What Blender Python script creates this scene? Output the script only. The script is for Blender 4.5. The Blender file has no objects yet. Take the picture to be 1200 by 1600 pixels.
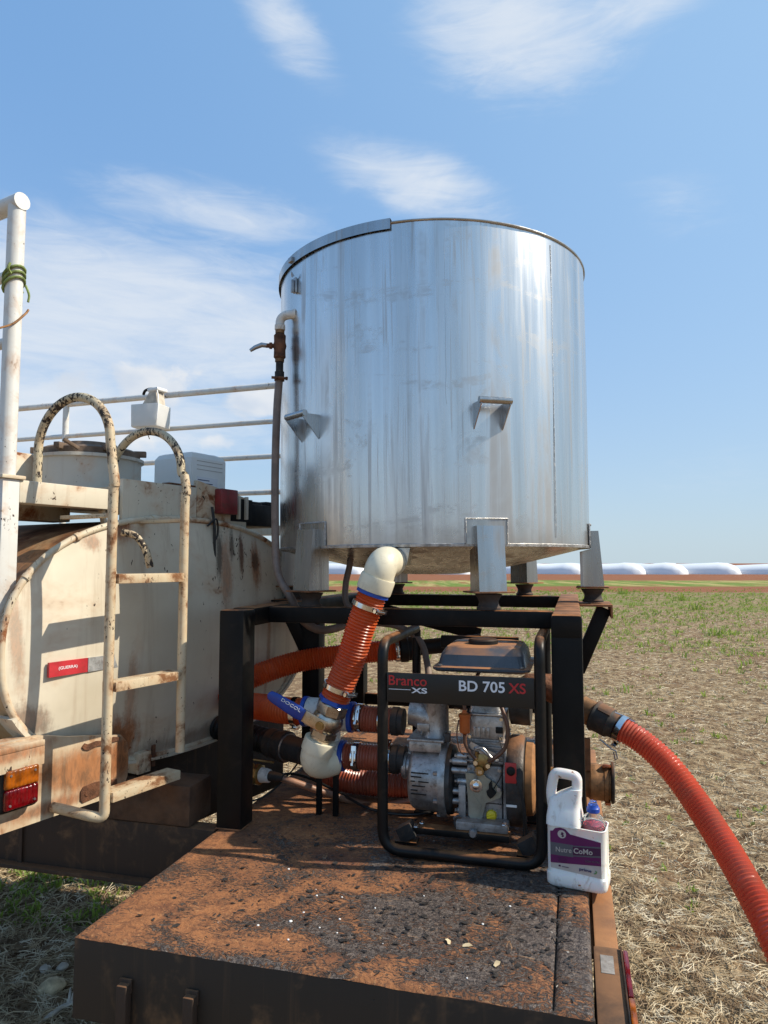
import bpy, bmesh, math, random
import numpy as np
from mathutils import Vector, Matrix, noise as mnoise
random.seed(7); RNG = np.random.default_rng(11)
S = bpy.context.scene
COL = S.collection
R = math.radians

# ------------------------------------------------------------------ camera, sky, sun, exposure
EYE = 1.75; GZ = .25;                    # ground level lies at z = GZ
FPX = 1100.0; PITCH = math.atan(80 / 1100)
cam_d = bpy.data.cameras.new('camera'); cam = bpy.data.objects.new('camera', cam_d); COL.objects.link(cam)
cam_d.sensor_fit = 'VERTICAL'; cam_d.sensor_height = 36; cam_d.lens = 36 * FPX / 1600
cam_d.clip_start = .05; cam_d.clip_end = 9000
cam.location = (0, 0, EYE); cam.rotation_euler = (math.pi / 2 + PITCH, 0, 0)
S.camera = cam
SUN_EL, SUN_AZ = R(41), R(93.5)          # azimuth clockwise from +Y
world = bpy.data.worlds.new('World'); S.world = world; world.use_nodes = True
try:
    world.cycles.sampling_method = 'MANUAL'; world.cycles.sample_map_resolution = 512
except Exception: pass
sun_d = bpy.data.lights.new('sun', 'SUN'); sun = bpy.data.objects.new('sun', sun_d); COL.objects.link(sun)
sun_d.energy = 4.1; sun_d.angle = R(.53); sun_d.color = (1, .90, .74)
_sd = Vector((math.sin(SUN_AZ) * math.cos(SUN_EL), math.cos(SUN_AZ) * math.cos(SUN_EL), math.sin(SUN_EL)))
sun.rotation_euler = (-_sd).to_track_quat('-Z', 'Y').to_euler(); sun.location = _sd * 50
S.view_settings.view_transform = 'Standard'; S.view_settings.look = 'None'
S.view_settings.exposure = .5; S.view_settings.gamma = 1; S.view_settings.use_curve_mapping = False
S.render.resolution_x = 768; S.render.resolution_y = 1024
try:
    S.cycles.max_bounces = 6; S.cycles.diffuse_bounces = 3; S.cycles.glossy_bounces = 3; S.cycles.transmission_bounces = 5
except Exception: pass

# ------------------------------------------------------------------ coordinate helpers
V = Vector
OD = Vector((-.647, 1.534, .975)); DYAW = R(15)      # platform: u across, v along, w up
DECK = Matrix.Translation(OD) @ Matrix.Rotation(-DYAW, 4, 'Z')
TOR = Vector((-1.047, 2.31, 0))                      # tanker: t across its rear, s along it, z up
TANK0 = Matrix.Translation(TOR) @ Matrix.Rotation(R(60), 4, 'Z')
TSC = .87                                            # the tanker is a small one
SCM = Matrix.Translation(V((0, 0, EYE))) @ Matrix.Scale(TSC, 4) @ Matrix.Translation(V((0, 0, -EYE)))
TANK = SCM @ TANK0
WORLD = Matrix.Identity(4)
def _ray(px, py):
    x = (px - 600) / FPX; u = (800 - py) / FPX
    return Vector((x, math.cos(PITCH) - u * math.sin(PITCH), u * math.cos(PITCH) + math.sin(PITCH)))
def _on(frame, px, py, axis, val):
    inv = frame.inverted(); o = inv @ Vector((0, 0, EYE)); d = inv.to_3x3() @ _ray(px, py)
    return o + d * ((val - o[axis]) / d[axis])
def dv(px, py, v): return _on(DECK, px, py, 1, v)
def ts(px, py, s): return _on(TANK, px, py, 1, s)
V = Vector

# ------------------------------------------------------------------ node helpers
class NB:
    def __init__(s, nt): s.nt = nt
    def new(s, t, **p):
        n = s.nt.nodes.new(t)
        for k, v in p.items(): setattr(n, k, v)
        return n
    def put(s, sock, v):
        if hasattr(v, 'is_output') or isinstance(v, bpy.types.NodeSocket): s.nt.links.new(v, sock)
        else:
            if isinstance(v, (tuple, list)) and len(v) == 3 and sock.type == 'RGBA': v = (*v, 1)
            sock.default_value = v
    def coord(s, scale=(1, 1, 1), kind='Object', loc=(0, 0, 0)):
        tc = s.new('ShaderNodeTexCoord'); m = s.new('ShaderNodeMapping')
        s.nt.links.new(tc.outputs[kind], m.inputs['Vector'])
        m.inputs['Scale'].default_value = scale; m.inputs['Location'].default_value = loc
        return m.outputs[0]
    def pos(s, scale=(1, 1, 1)):
        g = s.new('ShaderNodeNewGeometry'); m = s.new('ShaderNodeMapping')
        s.nt.links.new(g.outputs['Position'], m.inputs['Vector']); m.inputs['Scale'].default_value = scale
        return m.outputs[0]
    def noise(s, scale, detail=4, rough=.55, vec=None, dist=0):
        n = s.new('ShaderNodeTexNoise'); s.put(n.inputs['Scale'], scale); s.put(n.inputs['Detail'], min(detail, 5))
        s.put(n.inputs['Roughness'], rough); s.put(n.inputs['Distortion'], dist)
        s.put(n.inputs['Vector'], vec if vec is not None else s.coord())
        return n.outputs['Fac']
    def vor(s, scale, vec=None, feature='F1', out='Distance'):
        n = s.new('ShaderNodeTexVoronoi', feature=feature); s.put(n.inputs['Scale'], scale)
        s.put(n.inputs['Vector'], vec if vec is not None else s.coord())
        return n.outputs[out]
    def step(s, f, lo, hi, a=0., b=1.):
        n = s.new('ShaderNodeMapRange', interpolation_type='SMOOTHSTEP')
        s.put(n.inputs['Value'], f); s.put(n.inputs['From Min'], lo); s.put(n.inputs['From Max'], hi)
        s.put(n.inputs['To Min'], a); s.put(n.inputs['To Max'], b)
        return n.outputs['Result']
    def ramp(s, f, stops):
        n = s.new('ShaderNodeValToRGB'); e = n.color_ramp.elements
        while len(e) < len(stops): e.new(.5)
        for i, (p, c) in enumerate(stops):
            e[i].position = p; e[i].color = (*c, 1) if len(c) == 3 else c
        s.put(n.inputs[0], f); return n.outputs[0]
    def mix(s, f, a, b):
        n = s.new('ShaderNodeMix', data_type='RGBA')
        s.put(n.inputs[0], f); s.put(n.inputs[6], a); s.put(n.inputs[7], b); return n.outputs[2]
    def fmix(s, f, a, b):
        n = s.new('ShaderNodeMix', data_type='FLOAT')
        s.put(n.inputs[0], f); s.put(n.inputs[2], a); s.put(n.inputs[3], b); return n.outputs[0]
    def m(s, op, a, b=0., c=None):
        n = s.new('ShaderNodeMath', operation=op); s.put(n.inputs[0], a); s.put(n.inputs[1], b)
        if c is not None: s.put(n.inputs[2], c)
        return n.outputs[0]
    def bump(s, h, strength=.3, dist=.01, normal=None):
        n = s.new('ShaderNodeBump'); s.put(n.inputs['Strength'], strength); s.put(n.inputs['Distance'], dist)
        s.put(n.inputs['Height'], h)
        if normal is not None: s.put(n.inputs['Normal'], normal)
        return n.outputs[0]
    def nz(s):
        g = s.new('ShaderNodeNewGeometry'); x = s.new('ShaderNodeSeparateXYZ')
        s.nt.links.new(g.outputs['Normal'], x.inputs[0]); return x.outputs[2]
    def sep(s, vec):
        x = s.new('ShaderNodeSeparateXYZ'); s.put(x.inputs[0], vec); return x.outputs

MATS = {}
def mat(name):
    m = bpy.data.materials.new(name); m.use_nodes = True
    nb = NB(m.node_tree); b = m.node_tree.nodes['Principled BSDF']
    MATS[name] = m
    def setp(**k):
        for kk, v in k.items():
            nb.put(b.inputs[kk.replace('_', ' ')], v)
    return m, nb, setp

def plain(name, col, rough=.5, metal=0., var=.15, vs=8, spec=None, bumps=0, dust=0., grime=.0):
    m, n, sp = mat(name)
    f = n.noise(vs, 6, .6)
    c = n.mix(n.step(f, .3, .7), tuple(x * (1 - var) for x in col), tuple(min(1, x * (1 + var * .6)) for x in col))
    if grime:
        c = n.mix(n.m('MULTIPLY', n.step(n.noise(vs * 3, 8, .7, dist=.5), .5, .68), grime), c, (.09, .05, .03))
    r = n.step(n.noise(vs * 2.3, 5), .3, .7, rough * .85, min(1, rough * 1.15))
    if dust:
        d = n.m('MULTIPLY', n.step(n.nz(), .45, .95), n.step(n.noise(9, 5, .65), .3, .62)); d = n.m('MULTIPLY', d, dust)
        c = n.mix(d, c, (.36, .15, .055)); r = n.fmix(d, r, .9); mt = n.fmix(d, metal, 0.)
    else: mt = metal
    sp(Base_Color=c, Roughness=r, Metallic=mt)
    if spec is not None: sp(Specular_IOR_Level=spec)
    if bumps: sp(Normal=n.bump(n.noise(vs * 8, 5), bumps, .004))
    return m

def paint(name, base, rough=.5, rust=.5, chips=.5, streak=.5, dust=0., scale=1., rustcol=(.30, .10, .03), chipcol=(.045, .025, .018), light=None, cs=1., spots=()):
    """old paint with rust blooms, running stains and chips"""
    m, n, sp = mat(name)
    big = n.noise(1.6 * scale, 6, .6)
    c = n.mix(n.step(big, .3, .7), tuple(x * .86 for x in base), light or base)
    st = n.noise(1, 6, .65, n.coord((16 * scale, 16 * scale, .9 * scale)), .3)
    c = n.mix(n.m('MULTIPLY', n.step(st, .52, .75), streak), c, tuple(x * .6 + y * .35 for x, y in zip(base, (.25, .13, .06))))
    rb = n.noise(3.2 * scale, 10, .68, dist=.4)
    rm = n.step(rb, .74 - .2 * rust, .80 - .14 * rust)
    rc = n.mix(n.noise(22 * scale, 5, .6), rustcol, tuple(x * .35 for x in rustcol))
    halo = n.step(rb, .60 - .2 * rust, .78 - .16 * rust)
    c = n.mix(n.m('MULTIPLY', halo, .45 * min(1, rust * 2)), c, (.44, .23, .10))
    c = n.mix(rm, c, rc)
    ch = n.noise(30 * scale * cs, 4, .6, n.coord((1, 1, .55)), .6)
    reg = n.noise(2.4 * scale, 4, .5, n.coord(loc=(7, 3, 1)))
    cm = n.step(n.m('ADD', ch, n.m('MULTIPLY', n.m('SUBTRACT', reg, .5), .5)), .80 - .22 * chips, .83 - .22 * chips)
    c = n.mix(cm, c, chipcol)
    for loc, sc, rotx, col, k, ns in spots:            # stains and runs where the old paint really has them
        mp = n.new('ShaderNodeMapping', vector_type='TEXTURE'); tc = n.new('ShaderNodeTexCoord'); n.nt.links.new(tc.outputs['Object'], mp.inputs['Vector'])
        mp.inputs['Location'].default_value = loc; mp.inputs['Scale'].default_value = sc; mp.inputs['Rotation'].default_value = (0, R(rotx), 0)
        ln = n.new('ShaderNodeVectorMath', operation='LENGTH'); n.put(ln.inputs[0], mp.outputs[0])
        f = n.m('ADD', n.m('MULTIPLY', n.noise(ns * 1.6, 5, .7, n.coord((1, 1, .16)), .4), 1.0), n.m('MULTIPLY', n.noise(ns * 4, 4, .7), .5))
        f = n.m('SUBTRACT', f, n.m('MULTIPLY', ln.outputs['Value'], .75))
        cv = n.mix(n.step(n.noise(ns * 5, 5, .75, n.coord((1, 1, .35)), .8), .32, .68), tuple(q * .45 for q in col), tuple(min(1, q * 1.3) for q in col))
        c = n.mix(n.m('MULTIPLY', n.step(f, -.05, .52), k), c, cv)
    r = n.fmix(rm, rough, .9); r = n.fmix(cm, r, .8)
    if dust:
        d = n.m('MULTIPLY', n.m('MULTIPLY', n.step(n.nz(), .3, .9), n.step(n.noise(6, 6, .65), .25, .6)), dust)
        c = n.mix(d, c, (.40, .18, .07)); r = n.fmix(d, r, .95)
    h = n.m('SUBTRACT', n.m('MULTIPLY', n.noise(6, 5), .5), n.m('ADD', n.m('MULTIPLY', rm, .25), cm))
    sp(Base_Color=c, Roughness=r, Normal=n.bump(h, .35, .003))
    return m

def build_world():
    n = NB(world.node_tree); bg = world.node_tree.nodes['Background']
    sky = n.new('ShaderNodeTexSky', sky_type='NISHITA'); sky.sun_disc = False
    sky.sun_elevation = SUN_EL; sky.sun_rotation = SUN_AZ; sky.altitude = 600
    sky.air_density = 1.0; sky.dust_density = .15; sky.ozone_density = 2.6
    tc = n.new('ShaderNodeTexCoord'); d = tc.outputs['Generated']
    x, y, z = n.sep(d)[:3]
    az = n.m('ARCTAN2', x, y); el = n.m('ARCSINE', z)
    cmb = n.new('ShaderNodeCombineXYZ'); n.put(cmb.inputs[0], az); n.put(cmb.inputs[1], el)
    def blob(px, py, wx, wy, tilt=0, k=1.):
        r = _ray(px, py).normalized()
        mp = n.new('ShaderNodeMapping', vector_type='TEXTURE'); n.put(mp.inputs['Vector'], cmb.outputs[0])
        mp.inputs['Location'].default_value = (math.atan2(r.x, r.y), math.asin(r.z), 0); mp.inputs['Rotation'].default_value = (0, 0, R(tilt)); mp.inputs['Scale'].default_value = (wx, wy, 1)
        ln = n.new('ShaderNodeVectorMath', operation='LENGTH'); n.put(ln.inputs[0], mp.outputs[0])
        return n.step(ln.outputs['Value'], 1., 0., 0., k)
    def acc(l):
        t = l[0]
        for q in l[1:]: t = n.m('MAXIMUM', t, q)
        return t
    def vm(scale, loc=(0, 0, 0)):
        mp = n.new('ShaderNodeMapping'); n.put(mp.inputs[0], d); mp.inputs['Scale'].default_value = scale; mp.inputs['Location'].default_value = loc
        return mp.outputs[0]
    # thin high wisps, streaked
    wisp = acc([blob(440, 35, .17, .07, -28, .8), blob(800, 40, .30, .15, -12, .9), blob(980, 10, .24, .07, 8, .7), blob(650, 285, .26, .08, -14, .9),
                blob(310, 325, .36, .08, -4, .82), blob(150, 480, .60, .22, 4, .98), blob(330, 530, .5, .15, 2, .92), blob(1060, 320, .16, .09, -18, .42), blob(120, 650, .5, .15, 0, .95), blob(1120, 740, .3, .08, 0, .35), blob(-300, 520, .4, .2, 0, .7), blob(1500, 400, .3, .12, -10, .5)])
    # the same kind of wisps go on all round the sky
    rnd = n.step(n.noise(1.3, 3, .5, vm((1, 1, 2.2), (4.1, 1.7, 0))), .60, .80, 0, .6)
    back = n.step(y, .25, -.1)
    wisp = n.m('MAXIMUM', wisp, n.m('MULTIPLY', rnd, back))
    w1 = n.noise(3.2, 6, .62, vm((1, 1, 3.2)), .9)
    w2 = n.noise(9., 6, .65, vm((1, 1.1, 4.5), (2, 0, 1)), 1.4); w1 = n.m('ADD', n.m('MULTIPLY', w1, .62), n.m('MULTIPLY', w2, .38))
    wm = n.step(n.m('ADD', w1, n.m('MULTIPLY', n.m('SUBTRACT', wisp, .5), .7)), .30, .90)
    wm = n.m('MULTIPLY', wm, n.step(wisp, 0., .55))
    # low heaped cloud
    cum = acc([blob(260, 600, .13, .065, 0, 1.), blob(400, 625, .12, .06, 0, 1.), blob(90, 600, .16, .045, 0, .75), blob(300, 690, .28, .05, 0, .7), blob(560, 700, .12, .06, 0, .7), blob(-200, 690, .25, .07, 0, .9)])
    c1 = n.noise(9, 6, .58, vm((1, 1, 1.5)), .2)
    cm = n.step(n.m('ADD', c1, n.m('MULTIPLY', n.m('SUBTRACT', cum, .5), .55)), .50, .66)
    cm = n.m('MULTIPLY', n.m('MULTIPLY', cm, n.step(cum, 0., .3)), .8)
    shade = n.step(n.noise(11, 3, .5, vm((1, 1, 1.6), (0, 0, .03))), .35, .65)
    ccol = n.mix(shade, (4.2, 4.6, 5.2), (5.7, 5.7, 5.7))
    # thin even veil over the whole sky, and pale haze lying all round toward the horizon
    veil = n.mix(.52, sky.outputs[0], (1.45, 3.3, 6.3))
    sd = n.new('ShaderNodeVectorMath', operation='DOT_PRODUCT'); n.put(sd.inputs[0], d); sd.inputs[1].default_value = _sd
    veil = n.mix(n.step(sd.outputs['Value'], -.1, 1., 0., .6), veil, (2.9, 4.35, 5.8))      # forward scatter round the sun
    hz = n.m('POWER', 2.718, n.m('MULTIPLY', n.m('MAXIMUM', el, 0.), -4.9))
    base = n.mix(n.m('MULTIPLY', hz, .96), veil, (3.4, 4.15, 4.55))
    c = n.mix(n.m('MULTIPLY', wm, .85), base, (4.9, 5.25, 5.7))
    c = n.mix(cm, c, ccol)
    n.put(bg.inputs['Color'], c); bg.inputs['Strength'].default_value = .112
build_world()
# ------------------------------------------------------------------ object helpers
BASE = {}
def tag(o, label=None, cat=None, group=None, kind=None):
    if label: o['label'] = label
    if cat: o['category'] = cat
    if group: o['group'] = group
    if kind: o['kind'] = kind
    return o
def thing(name, label, cat, frame=WORLD, base=(0, 0, 0), group=None):
    o = bpy.data.objects.new(name, None); COL.objects.link(o)
    o.empty_display_size = .05
    m = frame @ Matrix.Translation(V(base)); o.location = m.to_translation(); o.rotation_euler = m.to_euler(); o.scale = m.to_scale()
    BASE[o] = V(base); return tag(o, label, cat, group)

def crspline(pts, n=10):
    pts = [V(p) for p in pts]; P = [pts[0] * 2 - pts[1]] + pts + [pts[-1] * 2 - pts[-2]]; out = []
    for i in range(1, len(P) - 2):
        p0, p1, p2, p3 = P[i - 1:i + 3]
        for k in range(n):
            t = k / n
            out.append(.5 * ((2 * p1) + (p2 - p0) * t + (2 * p0 - 5 * p1 + 4 * p2 - p3) * t * t + (3 * p1 - p0 - 3 * p2 + p3) * t ** 3))
    out.append(pts[-1]); return out
def resample(pts, d):
    L = [0]
    for a, b in zip(pts, pts[1:]): L.append(L[-1] + (b - a).length)
    N = max(2, int(round(L[-1] / d))); out = []; j = 0
    for i in range(N + 1):
        x = L[-1] * i / N
        while j < len(L) - 2 and L[j + 1] < x: j += 1
        f = (x - L[j]) / max(1e-9, L[j + 1] - L[j]); out.append(pts[j].lerp(pts[j + 1], min(1, f)))
    return out, L[-1]
def fillet(pts, r, n=6):
    pts = [V(p) for p in pts]; out = [pts[0]]
    for a, b, c in zip(pts, pts[1:], pts[2:]):
        d1 = (a - b).normalized(); d2 = (c - b).normalized(); ang = d1.angle(d2)
        if ang > 3.1: out.append(b); continue
        k = min(r / math.tan(ang / 2), (a - b).length * .49, (c - b).length * .49)
        p, q = b + d1 * k, b + d2 * k
        for i in range(n + 1):
            t = i / n; out.append(p * (1 - t) ** 2 + b * 2 * t * (1 - t) + q * t * t)
    out.append(pts[-1]); return out

class MB:
    def __init__(s): s.v = []; s.f = []
    def add(s, vs, fs):
        k = len(s.v); s.v += [V(x) for x in vs]; s.f += [tuple(i + k for i in f) for f in fs]; return s
    def obox(s, c, ax, ay, az, bev=0, seg=2):
        """centre and three half-extent vectors"""
        c, ax, ay, az = map(V, (c, ax, ay, az))
        if not bev:
            vs = [c + ax * i + ay * j + az * k for k in (-1, 1) for j in (-1, 1) for i in (-1, 1)]
            return s.add(vs, [(0, 2, 3, 1), (4, 5, 7, 6), (0, 1, 5, 4), (2, 6, 7, 3), (0, 4, 6, 2), (1, 3, 7, 5)])
        bm = bmesh.new(); bmesh.ops.create_cube(bm, size=2)
        L = [ax.length, ay.length, az.length]
        for v in bm.verts: v.co = V((v.co.x * L[0], v.co.y * L[1], v.co.z * L[2]))
        bmesh.ops.bevel(bm, geom=bm.edges[:], offset=min(bev, min(L) * .95), segments=seg, profile=.6, affect='EDGES')
        M3 = Matrix((ax.normalized(), ay.normalized(), az.normalized())).transposed()
        bm.verts.index_update()
        s.add([c + M3 @ v.co for v in bm.verts], [[v.index for v in f.verts] for f in bm.faces]); bm.free(); return s
    def box(s, x0, x1, y0, y1, z0, z1, bev=0, seg=2):
        return s.obox(((x0 + x1) / 2, (y0 + y1) / 2, (z0 + z1) / 2), ((x1 - x0) / 2, 0, 0), (0, (y1 - y0) / 2, 0), (0, 0, (z1 - z0) / 2), bev, seg)
    def beam(s, p0, p1, w, h, up=(0, 0, 1), bev=0):
        p0, p1 = V(p0), V(p1); d = p1 - p0; dn = d.normalized(); side = dn.cross(V(up)).normalized(); u = side.cross(dn).normalized()
        return s.obox((p0 + p1) / 2, d / 2, side * w / 2, u * h / 2, bev)
    def tube(s, pts, r, n=12, closed=False, caps=True):
        pts = [V(p) for p in pts]; N = len(pts); rs = r if isinstance(r, (list, tuple)) else [r] * N
        T = []
        for i in range(N):
            a = pts[i - 1] if (i > 0 or closed) else pts[i]; b = pts[(i + 1) % N] if (i < N - 1 or closed) else pts[i]
            T.append((b - a).normalized())
        ref = V((0, 0, 1)) if abs(T[0].z) < .9 else V((1, 0, 0))
        nrm = (ref - T[0] * ref.dot(T[0])).normalized(); vs = []
        for i in range(N):
            nrm = (nrm - T[i] * nrm.dot(T[i])).normalized(); bi = T[i].cross(nrm)
            for k in range(n):
                a = 2 * math.pi * k / n; vs.append(pts[i] + (nrm * math.cos(a) + bi * math.sin(a)) * rs[i])
        fs = []
        for i in range(N if closed else N - 1):
            j = (i + 1) % N
            for k in range(n): fs.append((i * n + k, i * n + (k + 1) % n, j * n + (k + 1) % n, j * n + k))
        if caps and not closed: fs += [tuple(range(n - 1, -1, -1)), tuple((N - 1) * n + k for k in range(n))]
        return s.add(vs, fs)
    def cyl(s, p0, p1, r, n=16, r1=None): return s.tube([p0, p1], [r, r if r1 is None else r1], n)
    def lathe(s, o, ax, prof, n=24, a0=0., a1=2 * math.pi, ref=None, caps=True):
        """prof: list of (height along axis, radius)"""
        o, ax = V(o), V(ax).normalized()
        ref = V(ref) if ref else (V((0, 0, 1)) if abs(ax.z) < .9 else V((1, 0, 0)))
        e1 = (ref - ax * ref.dot(ax)).normalized(); e2 = ax.cross(e1); full = abs(a1 - a0 - 2 * math.pi) < 1e-6
        m = n if full else n + 1; vs = []
        for h, r in prof:
            for k in range(m):
                a = a0 + (a1 - a0) * k / n; vs.append(o + ax * h + (e1 * math.cos(a) + e2 * math.sin(a)) * r)
        fs = []
        for i in range(len(prof) - 1):
            for k in range(n):
                k2 = (k + 1) % m; fs.append((i * m + k, i * m + k2, (i + 1) * m + k2, (i + 1) * m + k))
        if full and caps:
            if prof[0][1] > 1e-6: fs.append(tuple(range(m - 1, -1, -1)))
            if prof[-1][1] > 1e-6: fs.append(tuple((len(prof) - 1) * m + k for k in range(m)))
        return s.add(vs, fs)
    def prism(s, poly, ext):
        poly = [V(p) for p in poly]; ext = V(ext); n = len(poly)
        fs = [tuple(range(n)), tuple(range(2 * n - 1, n - 1, -1))] + [(i, i + n, (i + 1) % n + n, (i + 1) % n) for i in range(n)]
        return s.add(poly + [p + ext for p in poly], fs)
    def loft(s, loops, cap0=True, cap1=True):
        n = len(loops[0]); vs = [p for l in loops for p in l]; fs = []
        for i in range(len(loops) - 1):
            for k in range(n): fs.append((i * n + k, i * n + (k + 1) % n, (i + 1) * n + (k + 1) % n, (i + 1) * n + k))
        if cap0: fs.append(tuple(range(n - 1, -1, -1)))
        if cap1: fs.append(tuple((len(loops) - 1) * n + k for k in range(n)))
        return s.add(vs, fs)
    def build(s, name, material, parent=None, base=None, sharp=38, recalc=True):
        b = V(base) if base is not None else (BASE[parent] if parent is not None else V((0, 0, 0)))
        me = bpy.data.meshes.new(name); me.from_pydata([v - b for v in s.v], [], s.f); me.validate()
        if recalc:
            bm = bmesh.new(); bm.from_mesh(me)
            bmesh.ops.remove_doubles(bm, verts=bm.verts[:], dist=1e-6)
            bmesh.ops.recalc_face_normals(bm, faces=bm.faces[:]); bm.to_mesh(me); bm.free()
        me.polygons.foreach_set('use_smooth', [True] * len(me.polygons)); me.set_sharp_from_angle(angle=R(sharp))
        me.materials.append(MATS[material] if isinstance(material, str) else material)
        o = bpy.data.objects.new(name, me); COL.objects.link(o)
        if parent is not None: o.parent = parent; BASE[o] = b
        return o
def hose_mb(pts, r, pitch=.0085, amp=.0022, n=18, spl=10):
    p, L = resample(crspline(pts, spl), pitch / 4)
    return MB().tube(p, [r + amp * (math.cos(2 * math.pi * i / 4) * .8) for i in range(len(p))], n)
def clamp(root, c, ax, r, side=(0, -1, 0), w=.012, name='hose_clamp', material='chrome'):
    c, ax = V(c), V(ax).normalized(); side = V(side); side = (side - ax * side.dot(ax)).normalized(); t = ax.cross(side)
    m = MB().lathe(c - ax * w / 2, ax, [(0, r), (0, r + .003), (w, r + .003), (w, r)], 28, caps=False)
    m.obox(c + side * (r + .006), ax * w * .55, t * .011, side * .005, .001)
    m.cyl(c + side * (r + .009) - t * .018, c + side * (r + .009) + t * .016, .0045, 10)
    m.lathe(c + side * (r + .009) + t * .016, t, [(0, .0065), (.007, .0065)], 6)
    m.obox(c + side * (r + .004) - t * .02, ax * w * .45, t * .012, side * .0015)
    return m.build(name, material, root)
def text(name, body, material, parent, o, xd, yd, width=None, height=None, bold=0., thick=.0006, spacing=1., shear=0.):
    cu = bpy.data.curves.new('t', 'FONT'); cu.body = body; cu.size = 1; cu.offset = bold; cu.space_character = spacing; cu.shear = shear; cu.extrude = .02
    cu.resolution_u = 4
    to = bpy.data.objects.new('t', cu); COL.objects.link(to); bpy.context.view_layer.update()
    me = bpy.data.meshes.new_from_object(to.evaluated_get(bpy.context.evaluated_depsgraph_get()))
    bpy.data.objects.remove(to); bpy.data.curves.remove(cu)
    co = np.empty(len(me.vertices) * 3); me.vertices.foreach_get('co', co); co = co.reshape(-1, 3)
    mn, mx = co.min(0), co.max(0); sx = width / (mx[0] - mn[0]) if width else None; sy = height / (mx[1] - mn[1]) if height else sx
    sx = sx or sy
    o, xd, yd = V(o), V(xd).normalized(), V(yd).normalized(); nn = xd.cross(yd); b = BASE[parent]
    for i, v in enumerate(me.vertices):
        v.co = o + xd * ((co[i][0] - mn[0]) * sx) + yd * ((co[i][1] - mn[1]) * sy) + nn * (co[i][2] / .02 * thick) - b
    me.materials.clear(); me.materials.append(MATS[material])
    ob = bpy.data.objects.new(name, me); COL.objects.link(ob); ob.parent = parent; BASE[ob] = b
    return ob

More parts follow.
